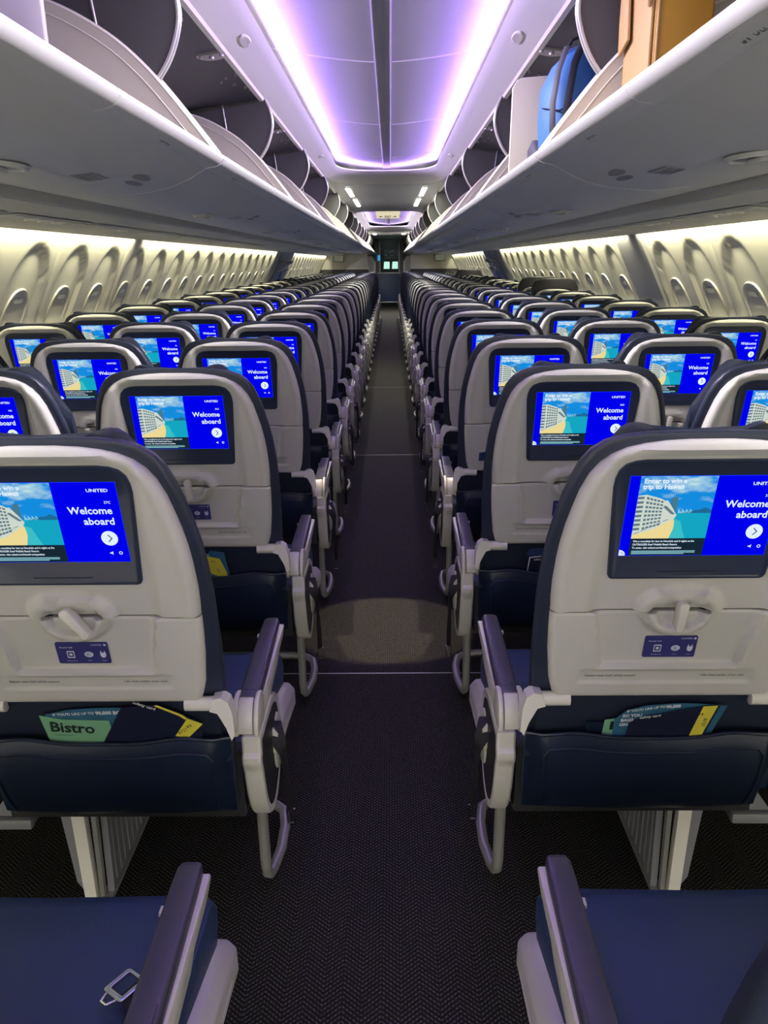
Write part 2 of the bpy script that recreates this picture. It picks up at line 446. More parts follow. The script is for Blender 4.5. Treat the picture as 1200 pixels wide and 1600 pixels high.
for s in (-1, 1):
    mb = MB(); mb.prism(ell(0, 0, .05, .25, 16), lambda u, v, k: (u, v, k), -.014, .0)
    thing('ceiling_lamp', 'small white lamp on the ceiling just before the far doorway, %s one' % ('left' if s < 0 else 'right'), 'lamp', (s*.365, 22.2, 1.988), me=mb.mesh('fl', 'lamp'))
# exit sign
o = thing('exit_sign', 'lit cream exit sign hanging under the far purple ceiling recess', 'sign', (-.005, 12.75, 1.905))
mb = MB(); mb.prism(rrect(-.178, .045, .178, .155, .008), lambda u, v, k: (u, k, v), -.012, .012)
link('diffuser', mb.mesh('diffuser', 'exitlamp'), o)
mb = MB(); mb.prism(rrect(-.168, .0, .168, .046, .012), lambda u, v, k: (u, k, v), -.016, .010)
mb2 = mb.mesh('sign_plate', 'exitlamp'); link('sign_plate', mb2, o)
mb = MB(); put_text(mb, 'EXIT', .046, lambda x, y: (x, -.0175, y+.006), 0, .0012, 'C')
link('lettering', mb.mesh('lettering', 'exitred', smooth=0), o)['label'] = 'dark red EXIT lettering'
for s in (-1, 1):
    mb = MB(); mb.add([(s*x, -.0175, z) for x, z in ((.075, .020), (.100, .020), (.100, .010), (.126, .024), (.100, .038), (.100, .028), (.075, .028))], [(0, 1, 5, 6), (2, 3, 4)])
    link('arrow', mb.mesh('arrow', 'exitred', smooth=0), o)
for x in (-.12, .12):
    mb = MB(); mb.box((x, 0, .155), (.02, .012, .05)); link('bracket', mb.mesh('bracket', 'steel'), o)
# ------------------------------------------------------------------ front bulkheads and far end
for s, nm in ((-1, 'left'), (1, 'right')):
    mb = MB(); mb.prism([(.50, 0), (1.74, 0), (1.76, .6), (1.62, 1.13), (.50, 1.13)], lambda u, v, k: (s*u, k, v), YB, YB+.04, 1)
    mb.prism([(.50, 1.13), (1.63, 1.13), (1.45, 1.47), (1.0, 1.485), (.52, 1.485)], lambda u, v, k: (s*u, k, v), YB-.004, YB+.04, 0)
    struct('wall_front_%s' % nm, mb.mesh('b', ['bulk', 'bulkdark'], smooth=0), None)
    o = thing('wall_monitor', 'small dark-framed monitor high on the %s front partition wall' % nm, 'monitor', (s*1.205, YB-.03, 1.385))
    m1 = MB(); m1.prism(rrect(-.130, -.082, .130, .082, .01), lambda u, v, k: (u, k, v), 0, .026); link('monitor_frame', m1.mesh('mf', 'bulkdark'), o)
    m1 = MB(); m1.prism(rrect(-.112, -.066, .112, .066, .004), lambda u, v, k: (u, k, v), -.002, .0)
    link('screen', m1.mesh('ms', 'tvpic'), o)
    # dark side panels of the cabin ahead, framing the far doorway
    mb = MB(); mb.prism([(.30, 0), (1.75, 0), (1.7, 1.5), (.98, 1.50), (.70, 1.46), (.56, 1.52), (.46, 1.60), (.50, 1.99), (.36, 1.99), (.30, 1.95)], lambda u, v, k: (s*u, k, v), YE, YE+.05)
    struct('wall_end_%s' % nm, mb, 'panelgrey', smooth=0)
    mb = MB(); mb.prism([(.40, 0), (.62, 0), (.62, 1.46), (.50, 1.46), (.40, 1.3)], lambda u, v, k: (s*u, k, v), 24.6, 24.66)
    struct('wall_divider_%s' % nm, mb, 'panelgrey', smooth=0)
mb = MB(); mb.box((0, YE+.02, 2.02), (.76, .05, .12)); struct('trim_8', mb, 'ceil_flat', smooth=0)
for s in (-1, 1):
    mb = MB(); mb.box((s*.305, YE-.02, 1.0), (.035, .06, 1.98)); struct('trim_%d' % (9 if s < 0 else 10), mb, 'valance', smooth=0)
mb = MB(); mb.box((0, YE-.02, 1.965), (.64, .06, .035)); struct('trim_11', mb, 'valance', smooth=0)
mb = MB(); mb.prism(rrect(-.17, 0, .17, .05, .01), lambda u, v, k: (u, k, v), -.02, 0)
thing('doorway_lamp', 'white lamp strip above the far doorway', 'lamp', (0.02, YE-.02, 2.0), me=mb.mesh('dl', 'lamp'))
# cockpit seen through the open door
mb = MB(); mb.box((.02, YE+1.6, 1.2), (.9, .05, 2.3)); mb.box((-.40, YE+.9, 1.2), (.04, 1.4, 2.3)); mb.box((.44, YE+.9, 1.2), (.04, 1.4, 2.3))
struct('wall_cockpit', mb, 'cockpit', smooth=0)
for x0, x1, k in ((-.20, .00, 1), (.08, .28, 2)):
    mb = MB(); mb.prism([(x0, 1.07), (x1, 1.07), (x1-.0, 1.30), (x0+.02, 1.30)], lambda u, v, w: (u, w, v), YE+1.54, YE+1.57)
    o = struct('window_%d' % (80+k), mb, 'cockglass', smooth=0)
o = thing('instrument_panel', 'cluster of switches and instruments above the cockpit windows', 'instruments', (.06, YE+1.53, 1.52))
mb = MB(); mb.box((0, 0, 0), (.50, .03, .32)); link('panel_plate', mb.mesh('pp', 'bulkdark'), o)
for i in range(10):
    mb = MB(); mb.box((random.uniform(-.2, .2), -.03, random.uniform(-.13, .13)), (.035, .03, .022)); link('switch', mb.mesh('switch', ('steel', 'panelgrey')[i % 2]), o)
mb = MB(); mb.prism(rrect(-.04, 0, .04, .17, .01), lambda u, v, k: (u, k, v), -.01, 0)
thing('wall_placard', 'bright cyan placard on the left jamb of the far doorway', 'sign', (-.335, YE-.05, 1.33), me=mb.mesh('pl', 'cyan'))
o = thing('service_cart', 'navy blue galley cart closing off the far end of the aisle', 'cart', (-.02, 26.6, 0))
mb = MB(); mb.prism(rrect(-.33, .10, .33, .95, .01), lambda u, v, k: (u, k, v), -.2, .2); link('cart_body', mb.mesh('cb', 'cartblue', bevel=.005), o)
mb = MB(); mb.box((0, 0, .965), (.70, .44, .03)); link('cart_top', mb.mesh('ct', 'shell_trim', bevel=.008), o)
mb = MB(); mb.box((0, -.21, .095), (.66, .02, .03)); link('kick_rail', mb.mesh('kr', 'steel', bevel=.004), o)
wme = MB(); wme.tube([(-.012, 0, .045), (.012, 0, .045)], .045, 14); wm = wme.mesh('wh', 'dark_plastic')
for x in (-.26, .26):
    for y in (-.15, .15): link('wheel', wm, o, (x, y, 0))

# ------------------------------------------------------------------ OVERHEAD BINS
UND = [(.445, 1.533), (.49, 1.508), (.54, 1.488), (.60, 1.476), (.67, 1.470), (.76, 1.472), (.86, 1.482), (.98, 1.503)]
LIP = [(.445, 1.533), (.418, 1.5375), (.403, 1.545), (.398, 1.556), (.402, 1.564), (.413, 1.568), (.424, 1.566), (.434, 1.560), (.45, 1.549)]
ARC = [(.415, 1.57), (.453, 1.62), (.505, 1.686), (.563, 1.754), (.636, 1.82), (.72, 1.872), (.80, 1.907), (.90, 1.932), (1.0, 1.935), (1.06, 1.90), (1.07, 1.60), (1.0, 1.515)]
DIV = [(.515, 1.985), (.497, 1.94), (.489, 1.889), (.498, 1.841), (.52, 1.789), (.551, 1.745), (.60, 1.69), (.68, 1.63), (.80, 1.58), (1.19, 1.56), (1.19, 1.86), (1.1, 1.895), (.80, 1.95)]
def smooth_open(P, n=4):
    out = []
    for i in range(len(P)-1):
        p0, p1, p2, p3 = [Vector((*P[max(0, min(len(P)-1, i+q))], 0)) for q in (-1, 0, 1, 2)]
        for j in range(n):
            t = j/n; v = .5*((2*p1)+(-p0+p2)*t+(2*p0-5*p1+4*p2-p3)*t*t+(-p0+3*p1-3*p2+p3)*t**3); out.append((v.x, v.y))
    return out+[P[-1]]
NA = len(smooth_open(ARC[:10])); ARC = smooth_open(ARC[:10])+ARC[10:]; ND = len(smooth_open(DIV[:9])); DIV = smooth_open(DIV[:9])+DIV[9:]
PB, YJ = 1.68, .59
BM = {}
def bin_meshes(s, L):
    if (s, L) in BM: return BM[(s, L)]
    f = lambda u, v, w: (s*u, w, v)
    r = {}
    g = .003
    mb = MB(); up = [(x, z+.016) for x, z in UND]
    mb.prism(UND + list(reversed(up)), f, g, L-g)
    r['bin_door'] = mb.mesh('bin_door', 'bin', smooth=50)
    mb = MB()
    # lip in row-length segments with a fine joint between them
    n = 2; ys = [g, L*.5, L-g]
    for a, b in zip(ys, ys[1:]):
        mb.prism(LIP, f, a+.0015, b-.0015)
        mb.tube([(s*.409, a+.004, 1.5615), (s*.409, b-.004, 1.5615)], .0085, 10)
    r['lip_rail'] = mb.mesh('lip_rail', 'lip', smooth=50)
    mb = MB(); mb.prism(ARC, f, 0, .010)
    mb.tube([f(u, v, .005) for u, v in ARC[:NA]], .0065, 6, 1)
    mb.tube([f(u+.014, v-.022, -.0005) for u, v in ARC[3:NA-3]], .0018, 4, 1)
    mb.tube([f(u+.014, v-.022, .0105) for u, v in ARC[3:NA-3]], .0018, 4, 1)
    r['end_panel'] = mb.mesh('end_panel', ['bin_side', 'bin_rim'], smooth=50)
    mb = MB(); hs = [(.53, 1.986), (.80, 1.952), (1.1, 1.90), (1.2, 1.82), (1.22, 1.6), (1.18, 1.50), (1.0, 1.50)]
    mb.grid([[f(u, v, y) for u, v in hs] for y in (0, L)])
    r['housing'] = mb.mesh('housing', 'housing', smooth=20)
    mb = MB(); mb.prism(DIV, f, -.008, .008); mb.prism([(x, z+.017) for x, z in UND]+[(x, z+.0195) for x, z in reversed(UND)], f, -.015, .015)
    for w in (-.010, .010): mb.tube([f(u, v, w) for u, v in DIV[:ND]], .005, 6, 1)
    mb.tube([f(.705, 1.962, -.009), f(.672, 1.70, -.009)], .0035, 5, 1)
    r['divider'] = mb.mesh('divider', ['divider', 'silver'], smooth=50)
    mb = MB(); hx, hz = .575, 1.9785
    fan = [(0, 0)] + [(.050*cos(a), .042*sin(a)) for a in [R(-15+210*i/12) for i in range(13)]]
    def hub(u, v, w): return (s*(hx+u), L/2+v*1.6, hz+w-u*.11)
    mb.prism(fan[1:] + [(-.018, -.012), (.018, -.012)], hub, -.006, .002)
    mb.tube([hub(0, 0, -.016), hub(0, 0, .0)], .009, 10)
    for dx, dy in ((-.035, -.004), (.035, -.004)): mb.tube([hub(dx, dy, -.013), hub(dx, dy, .0)], .007, 8)
    r['latch_striker'] = mb.mesh('latch_striker', 'steel', smooth=40)
    mb = MB()
    for dx, dy in ((-.03, .30), (-.02, .34), (.02, .36), (.05, .42), (.01, .48), (-.02, .56), (.03, -.34), (0, -.42), (.03, -.48), (-.015, -.5)):
        r.setdefault('spots', []).append((s*(hx+dx), L/2+dy, hz-.001-dx*.1))
    mb = MB(); mb.tube([(0, 0, -.005), (0, 0, .005)], .006, 8); r['screw'] = mb.mesh('screw', 'steel', smooth=40)
    # latch handle: lens-shaped cup with lifted paddle
    mb = MB(); c = L/2+.14; X = .665
    def cup(u, v, w): return (s*(X+v), c+u, 1.4705-w)
    mb.grid([[cup(x*k, y*k, h) for x, y in ell(0, 0, .075, .038, 28)] for k, h in ((1.12, -.001), (1.0, .007), (.88, .006), (.84, .0015))], close=True)
    mb.poly([cup(x*.86, y*.86, .002) for x, y in ell(0, 0, .075, .038, 28)], 1)
    mb.prism([(x, y) for x, y in ell(-.008, .012, .050, .016, 20)], cup, .004, .012, 0)
    r['latch_handle'] = mb.mesh('latch_handle', ['bin', 'channel'], smooth=50)
    mb = MB()
    def dec(u, v): return (s*(.60+v), c+.02+u, interp(UND, .60+v)-.0012)
    for k in range(4): mb.poly([dec(.20+a, -.02+k*.013+b) for a, b in ((0, 0), (.12, 0), (.12, .006), (0, .006))])
    mb.poly([dec(.42+a, -.06+b) for a, b in ell(0, 0, .06, .013, 16)])
    mb.poly([dec(.47+a, -.028+b) for a, b in ell(0, 0, .06, .012, 16)])
    r['placard'] = mb.mesh('placard', 'decal', smooth=0)
    BM[(s, L)] = r
    return r
ORD = ['nearest', 'second', 'third', 'fourth', 'fifth', 'sixth', 'seventh', 'eighth', 'ninth', 'tenth', 'eleventh', 'twelfth', 'thirteenth', 'fourteenth', 'fifteenth', 'sixteenth',
       'seventeenth', 'eighteenth', 'nineteenth', 'twentieth', 'twenty-first', 'twenty-second', 'twenty-third', 'twenty-fourth', 'twenty-fifth']
for s, nm in ((-1, 'left'), (1, 'right')):
    k = 0; y = YJ
    ms = bin_meshes(s, PB)
    for k in range(16):
        y = YJ + PB*k
        t = thing('overhead_bin', 'open grey overhead bin with cream end panels, %s from the camera on the %s side' % (ORD[k], nm), 'luggage bin', (0, y, 0), 'overhead bins along the %s side' % nm)
        for p in ('bin_door', 'lip_rail', 'housing', 'divider'): link(p, ms[p], t, (0, .015 if p == 'divider' else 0, 0))
        link('end_panel', ms['end_panel'], t, (0, .032, 0)); link('end_panel', ms['end_panel'], t, (0, PB-.034, 0))
        if k < 9:
            link('latch_striker', ms['latch_striker'], t); [link('screw', ms['screw'], t, p) for p in ms['spots']] if k < 4 else None; link('latch_handle', ms['latch_handle'], t)
        if k < 3: link('placard', ms['placard'], t)
# near partial bin behind the camera edge, closing the view to the rear
for s, nm in ((-1, 'left'), (1, 'right')):
    ms = bin_meshes(s, PB)
    t = thing('overhead_bin', 'grey overhead bin passing above the camera on the %s side' % nm, 'luggage bin', (0, YJ-PB, 0), 'overhead bins along the %s side' % nm)
    for p in ('bin_door', 'lip_rail', 'housing', 'divider'): link(p, ms[p], t, (0, .015 if p == 'divider' else 0, 0))
    link('end_panel', ms['end_panel'], t, (0, PB-.034, 0))
# row numbers on the lips
for s, L3 in ((-1, 'ABC'), (1, 'DEF')):
    for k in range(4):
        y = 1.03+.775*k; mb = MB()
        a, b = Vector((.403, 1.5445)), Vector((.445, 1.5325)); d = (b-a).normalized(); nrm = Vector((-d.y, d.x))*-1
        if nrm.y > 0: nrm = -nrm
        def f(x, yy, e=.0016):
            p = a+(b-a)*.5 - d*(yy-.009) + nrm*e
            return (s*p.x, y + x, p.y)
        mb.poly([f(u, v, .0008) for u, v in rrect(-.075, -.008, .075, .026, .004)], 0)
        g = (lambda x, yy: f(-x, yy)) if s < 0 else (lambda x, yy: f(x, yy))
        g2 = (lambda x, yy: f(x, yy)) if s < 0 else (lambda x, yy: f(-x, yy))
        put_text(mb, '%d' % (37-k), .028, g2, 1, .0009, 'R'); put_text(mb, ' '+L3, .020, g2, 1, .0004, 'L')
        thing('row_label', 'small grey row number label %d %s on the bin lip' % (37-k, L3), 'label', me=mb.mesh('row_label', ['lip', 'ink'], smooth=0), group='row labels on the bins')
# small call lamps on the ceiling rails
for s, nm in ((-1, 'left'), (1, 'right')):
    for k, y in enumerate((3.1, 6.3)):
        mb = MB(); F = lambda u, v, w: (s*(.455-v*.9+w*.2), y+u, 2.016+v*.35-w)
        mb.grid([[F(x*q, z*q, h) for x, z in ell(0, 0, .075, .018, 20)] for q, h in ((1, 0), (.92, .005), (.6, .005))], close=True)
        mb.poly([F(x*.6, z*.6, .004) for x, z in ell(0, 0, .075, .018, 20)])
        thing('rail_lamp', 'small oval fixture on the %s ceiling rail, %s from the camera' % (nm, ('nearer', 'farther')[k]), 'lamp', me=mb.mesh('rail_lamp', 'valance'))
# passenger service vents under the bins
mb = MB(); mb.prism(rrect(-.055, -.36, .055, .36, .02), lambda u, v, w: (u, v, w), -.002, 0); su_me = mb.mesh('service_unit', 'psu', bevel=.001)
mb = MB(); mb.grid([[(x, y, z) for x, y in ell(0, 0, r, r, 16)] for r, z in ((.030, -.001), (.028, -.007), (.018, -.008), (.012, -.003))], close=True); mb.poly([(x, y, -.003) for x, y in ell(0, 0, .012, .012, 16)])
vent_me = mb.mesh('air_vent', 'shell_trim')
mb = MB(); mb.prism(rrect(-.035, -.05, .035, .05, .01), lambda u, v, w: (u, v, w), -.005, 0); rl_me = mb.mesh('reading_light', 'shade')
for s, nm in ((-1, 'left'), (1, 'right')):
    for k in range(9):
        t = thing('service_unit', 'cluster of air vents and reading lights under the %s bins, %s from camera' % (nm, ORD[k]), 'air vents', (s*1.2, 1.55+.775*k, 1.4535), 'service units under the bins', me=su_me, rot=(0, s*R(4), 0))
        for dy in (-.12, 0, .12): link('air_vent', vent_me, t, (0, dy, 0))
        for dy in (-.28, .28): link('reading_light', rl_me, t, (0, dy, 0))

# ------------------------------------------------------------------ SEATS
def base(z): return .26*(1.008-z)+.005
SW = [(.778, .1985), (.80, .200), (.83, .2005), (.87, .1985), (.90, .1955), (.93, .1905), (.957, .184), (.985, .1765), (1.010, .166), (1.028, .153), (1.040, .138), (1.050, .118), (1.056, .094), (1.060, .065), (1.062, .030)]
def topz(x):
    t = [(w, z) for z, w in SW][::-1]; return interp(sorted(t[:10]), abs(x)) if abs(x) > .03 else 1.062
def shell_mesh():
    mb = MB(); zs = []
    for (a, _), (b, _) in zip(SW, SW[1:]):
        n = max(1, int((b-a)/.006)); zs += [a+(b-a)*i/n for i in range(n)]
    zs.append(1.062); rows = []; N = 72
    for z in zs:
        w = interp(SW, z); row = []
        for i in range(N+1):
            q = -1+2*i/N; x = q*w
            d = min(w-abs(x), (topz(x)-z)*1.0, (z-.775)*3+.004)
            dy = 0
            if d < .012: dy += .012*(1-math.sqrt(max(0, 1-(1-d/.012)**2)))
            # raised perimeter rib then a falling inner field
            dd = min(w-abs(x), topz(x)-z)
            dy -= .004*sstep(.0, .012, dd)*(1-sstep(.016, .026, dd))
            inx = .134 if z > .83 else .134
            dy += .011*(1-sstep(inx-.006, inx+.010, abs(x)))*(1-sstep(1.036, 1.046, z))
            # moulded lump around the table latch
            e = ((abs(x)/.066)**2.4+(max(0, z-.775)/.040)**2.4)
            dy -= .013*(1-sstep(.75, 1.25, e))
            e2 = ((abs(x)/.046)**2.4+(max(0, z-.775)/.018)**2.4)
            dy += .017*(1-sstep(.7, 1.15, e2))
            row.append((x, base(z)+dy, z))
        rows.append(row)
    mb.grid(rows)
    # skirt towards the cushion side
    loop = [rows[i][0] for i in range(len(rows))] + rows[-1] + [rows[i][-1] for i in range(len(rows)-1, -1, -1)]
    mb.grid([loop, [(x*.985, y+.02, z-.001) for x, y, z in loop]])
    mb.grid([rows[0], [(x, y+.02, z) for x, y, z in rows[0]]])
    return mb.mesh('back_shell', 'shell', smooth=50)
TW = [(.603, .166), (.606, .175), (.613, .181), (.64, .1885), (.70, .1955), (.74, .198), (.770, .199), (.7745, .1975)]
def tray_mesh():
    mb = MB(); zs = [.603, .606, .61, .615]
    z = .615
    while z < .770: z += .0035; zs.append(min(z, .7715))
    zs += [.7745]; rows = []; N = 76
    for z in zs:
        w = interp(TW, z); row = []
        for i in range(N+1):
            x = (-1+2*i/N)*w
            d = min(w-abs(x), z-.6025, (.7755-z)*1.5)
            dy = .001
            if d < .008: dy += .008*(1-math.sqrt(max(0, 1-(1-d/.008)**2)))
            hx = .128-(.772-z)*.18 if True else 0
            # big recessed field with a soft rim
            m = min(hx-abs(x), z-.668)
            dy += .010*sstep(-.004, .006, m) - .003*(sstep(-.012, -.003, m)-sstep(-.003, .004, m))
            # caption recess
            m2 = min(.140-abs(x), z-.634, .661-z)
            dy += .003*sstep(-.001, .002, m2)
            e = ((abs(x)/.050)**2.2+(max(0, .774-z)/.042)**2.2)
            dy -= .019*(1-sstep(.80, 1.25, e))
            e2 = ((abs(x)/.038)**2.2+(max(0, .774-z)/.027)**2.2)
            dy += .014*(1-sstep(.6, 1.1, e2))
            row.append((x, base(z)+dy, z))
        rows.append(row)
    mb.grid(rows)
    mb.grid([[(p[0], p[1], p[2]) for p in rows[0]], [(p[0], p[1]+.018, p[2]) for p in rows[0]]])
    mb.grid([rows[-1], [(p[0], p[1]+.018, p[2]) for p in rows[-1]]])
    for k in (0, -1): mb.grid([[r[k] for r in rows], [(r[k][0]*.99, r[k][1]+.018, r[k][2]) for r in rows]])
    return mb.mesh('tray_table', 'shell', smooth=50)
def on_back(off):   # x, z on the tilted back plane
    return lambda x, z, w=0: (x, base(z)+off-w, z)
BZ = [(-.1305, .990), (-.1295, 1.004), (-.1255, 1.017), (-.117, 1.0265), (-.104, 1.0315), (-.088, 1.033), (.088, 1.033), (.104, 1.0315), (.117, 1.0265), (.1255, 1.017), (.1295, 1.004), (.1305, .990), (.1195, .843), (.1165, .837), (.112, .835), (-.112, .835), (-.1165, .837), (-.1195, .843)]
def bezel_mesh():
    f = on_back(.0095); mb = MB()
    def sc(k, e): return [((x*k), .934+(z-.934)*k) for x, z in BZ]
    loops = []
    for k, w in ((1.0, -.004), (1.0, .001), (.992, .0025), (.965, .0028), (.95, .0015)):
        loops.append([f(x, z, w) for x, z in sc(k, 0)])
    mb.grid(loops, close=True); mb.poly(loops[-1])
    mb.prism(rrect(-.045, .8478, .045, .8492, .0006, 2), f, .001, .0022)
    return mb.mesh('screen_bezel', 'bezel', smooth=40)
DM = {}
def display_mesh(code):
    if code in DM: return DM[code]
    mats = ['e_blue', 'e_edge', 'e_white', 'e_sky', 'e_sea', 'e_sand', 'e_hotel', 'e_win', 'e_tower', 'e_mount', 'e_black', 'e_ink', 'e_city', 'e_sea2']
    f0 = on_back(.0095); mb = MB()
    def F(layer): return lambda x, z: f0(x, z, .0018+layer*.00018)
    def q(x0, z0, x1, z1, l, m): g = F(l); mb.poly([g(x0, z0), g(x1, z0), g(x1, z1), g(x0, z1)], m)
    q(-.1085, .8765, .1085, 1.0085, 0, 1); q(-.1078, .8772, .1078, 1.0078, 1, 0)
    px0, px1, pz0, pz1 = -.0935, .0155, .9065, 1.0078
    q(px0, .8772, px1, pz0, 2, 10); q(px0, pz0, px1, pz1, 2, 3)
    def ph(pts, l, m): g = F(l); mb.poly([g(px0+(px1-px0)*u, pz1+(pz0-pz1)*v) for u, v in pts], m)
    ph([(.40, .585), (1, .585), (1, 1), (.45, 1)], 3, 4)
    ph([(.50, .66), (.62, .72), (.66, .85), (.72, 1), (.4, 1), (.4, .7)], 4, 13)
    ph([(.30, .68), (.50, .64), (.535, .72), (.54, .84), (.50, 1), (0, 1), (0, .90)], 5, 5)
    ph([(.60, .585), (.70, .56), (.78, .535), (.86, .525), (.90, .495), (.95, .51), (1, .54), (1, .585)], 4, 9)
    for i in range(11): ph([(.56+.017*i, .585), (.572+.017*i, .585), (.572+.017*i, .52+.02*((i*7) % 3)), (.56+.017*i, .52+.02*((i*7) % 3))], 4, 12)
    ph([(.44, .56), (.44, .345), (.47, .325), (.53, .325), (.53, .60), (.46, .62)], 5, 8)
    ph([(.36, .38), (.40, .38), (.48, .50), (.55, .62), (.52, .68), (.36, .62)], 6, 6)
    ph([(.0, .30), (.11, .285), (.30, .345), (.355, .375), (.40, .48), (.53, .63), (.50, .69), (.25, .86), (.0, .94)], 6, 6)
    A, B, C_, D_ = (.105, .29), (.355, .378), (.36, .80), (.105, .90)
    def bl(u, v): return tuple((A[k]*(1-u)+B[k]*u)*(1-v)+(D_[k]*(1-u)+C_[k]*u)*v for k in (0, 1))
    for i in range(8):
        for j in range(5):
            u0, u1, v0, v1 = .05+j*.19, .05+j*.19+.14, .04+i*.118, .04+i*.118+.065
            ph([bl(u0, v0), bl(u1, v0), bl(u1, v1), bl(u0, v1)], 7, 7)
        ph([(.0, .32+.072*i), (.085, .315+.072*i), (.085, .352+.072*i), (.0, .36+.072*i)], 7, 7)
    for i in range(6): ph([(.37+.022*i, .46+.022*i), (.41+.022*i, .475+.022*i), (.40+.022*i, .505+.02*i), (.35+.02*i, .49+.02*i)], 7, 7)
    for i in range(5): ph([(.02+.09*i, .92-.052*i), (.09+.09*i, .885-.052*i), (.09+.09*i, .895-.052*i), (.02+.09*i, .93-.052*i)], 7, 7)
    g = F(8)
    def T(t, x, z, size, m=2, bold=0, al='L', sx=1): put_text(mb, t, size, lambda u, v: g(x+u, z+v), m, bold, al, sx)
    T('Enter to win a', -.0885, .9972, .0104, bold=.00035); T('trip to Hawaii', -.0890, .9880, .0104, bold=.00035)
    T('UNITED', .006, 1.0008, .0040, 12, .00003, 'R', 1.4)
    for i, t in enumerate(('Win a roundtrip for two to Honolulu and 6 nights at the', 'OUTRIGGER Reef Waikiki Beach Resort.', 'To enter, visit united.com/hawaii-sweepstakes')):
        T(t, -.0900, .9005-.0056*i, .00455, bold=.0001, sx=.86)
    for i, w in enumerate((.094, .094, .078)): q(-.0900, .8845-.0022*i, -.0900+w, .8856-.0022*i, 8, 12)
    T('UNITED', .0965, .9932, .0070, bold=.00018, al='R', sx=1.25)
    T(code, .0968, .9745, .0058, al='R', bold=.00006)
    T('Welcome', .0968, .9580, .0160, bold=.00035, al='R'); T('aboard', .0968, .9405, .0160, bold=.00035, al='R')
    mb.poly([F(8)(x, z) for x, z in ell(.0845, .9175, .0122, .0122, 28)], 2)
    mb.add([F(9)(x, z) for x, z in ((.0820, .9228), (.0832, .9238), (.0890, .9175), (.0832, .9112), (.0820, .9122), (.0868, .9175))], [(0, 1, 2, 5), (5, 2, 3, 4)], 11)
    mb.poly([g(x, z) for x, z in ((.0805, .8915), (.0830, .8915), (.0852, .8895), (.0852, .8955), (.0830, .8935), (.0805, .8935))], 2)
    o_, i_ = ell(.0965, .8925, .0028, .0028, 16), ell(.0965, .8925, .0017, .0017, 16)
    mb.grid([[g(*p) for p in o_], [g(*p) for p in i_]], 2, close=True)
    mb.poly([F(3)(x, z) for x, z in [(-.1078, .8772), (-.0985, .8772)] + [(-.1078+.0098*cos(R(a)), .8772+.0098*sin(R(a))) for a in (15, 30, 45, 60, 75, 90)]], 2)
    for i in range(2): mb.tube([F(4)(-.1065+.003*i, .884), F(4)(-.1015+.003*i, .8785)], .0003, 4, 11)
    DM[code] = mb.mesh('display', mats, smooth=0); return DM[code]
LW = [(.40, .205), (.45, .212), (.60, .2150), (.70, .2185), (.80, .2195), (.85, .2175), (.90, .2125), (.94, .2050), (.975, .1970), (1.00, .1890), (1.025, .1790), (1.045, .1640), (1.058, .1460), (1.066, .120), (1.070, .085), (1.071, .04)]
def outline(tab):
    r = [(w, z) for z, w in tab]; return r + [(-w, z) for w, z in reversed(r)]
def back_mesh():
    mb = MB(); ol = outline(LW)
    loops = []
    for off, k, dz in ((.0215, .96, -.006), (.0225, .99, -.001), (.026, 1.0, 0), (.038, .994, 0), (.048, .972, -.004), (.055, .93, -.012)):
        loops.append([(x*k, base(z)+off+max(0, (.9-z))*.06*(off > .04), z+(dz if z > .9 else 0)) for x, z in ol])
    mb.grid(loops, close=True); mb.poly(loops[0]); mb.poly(loops[-1])
    mb.box((0, base(.5)+.004+.016, .50), (.40, .016, .21), rot=Matrix.Rotation(R(15), 3, 'X'))
    return mb.mesh('backrest', 'leather_back', smooth=50)
def headrest_mesh(W=.145, WG=.030, side=.07):
    mb = MB(); n = 32; secs = []
    for j in range(11):
        t = j/10
        up = []; dn = []
        for i in range(n+1):
            q = -1+2*i/n; x = q*W
            top = 1.063+.011*sstep(.30, .60, abs(q))-side*sstep(.60, 1.0, abs(q))**1.7
            z = .86+(top-.86)*t; cen = base(z)+.070
            th = (.006+.022*sin(pi*min(1, .04+t*.94))**.6)*(1-abs(q)**6*.6)
            wing = WG*sstep(.45, 1.0, abs(q))
            up.append((x, cen-th+wing, z)); dn.append((x, cen+th*.8+wing, z))
        secs.append(up + dn[::-1])
    loft(mb, secs)
    return mb.mesh('headrest', 'leather_back', smooth=60)
def cushion_mesh():
    mb = MB()
    pf = [(.235, .335), (.225, .40), (.24, .425), (.30, .430), (.50, .440), (.62, .436), (.652, .425), (.668, .402), (.668, .37), (.65, .338)]
    loops = []
    for x, k, dz in ((-.238, .90, -.030), (-.2365, .95, -.014), (-.230, .985, -.004), (-.219, 1, 0), (-.15, 1, -.002), (0, 1, -.005), (.15, 1, -.002), (.219, 1, 0), (.230, .985, -.004), (.2365, .95, -.014), (.238, .90, -.030)):
        loops.append([(x, .43+(y-.43)*k, .385+(z-.385)*k + (dz if z > .4 else 0)) for y, z in pf])
    mb.grid(loops, close=True); mb.poly(loops[0]); mb.poly(loops[-1])
    for x, k, dz in ((-.221, 1, 0), (.221, 1, 0), (-.233, .972, -.008), (.233, .972, -.008)):
        mb.tube([(x, .43+(y-.43)*k, .385+(z-.385)*k+dz*(z > .4)) for y, z in pf[1:9]], .0028, 6)
    return mb.mesh('seat_cushion', 'leather', smooth=60)
def pan_mesh():
    mb = MB(); mb.box((0, .40, .32), (.44, .36, .03)); mb.box((0, .22, .38), (.44, .03, .14))
    mb.tube([(-.24, .33, .30), (.24, .33, .30)], .02, 8); mb.tube([(-.24, .54, .30), (.24, .54, .30)], .02, 8)
    return mb.mesh('seat_pan', 'dark_plastic', smooth=40)
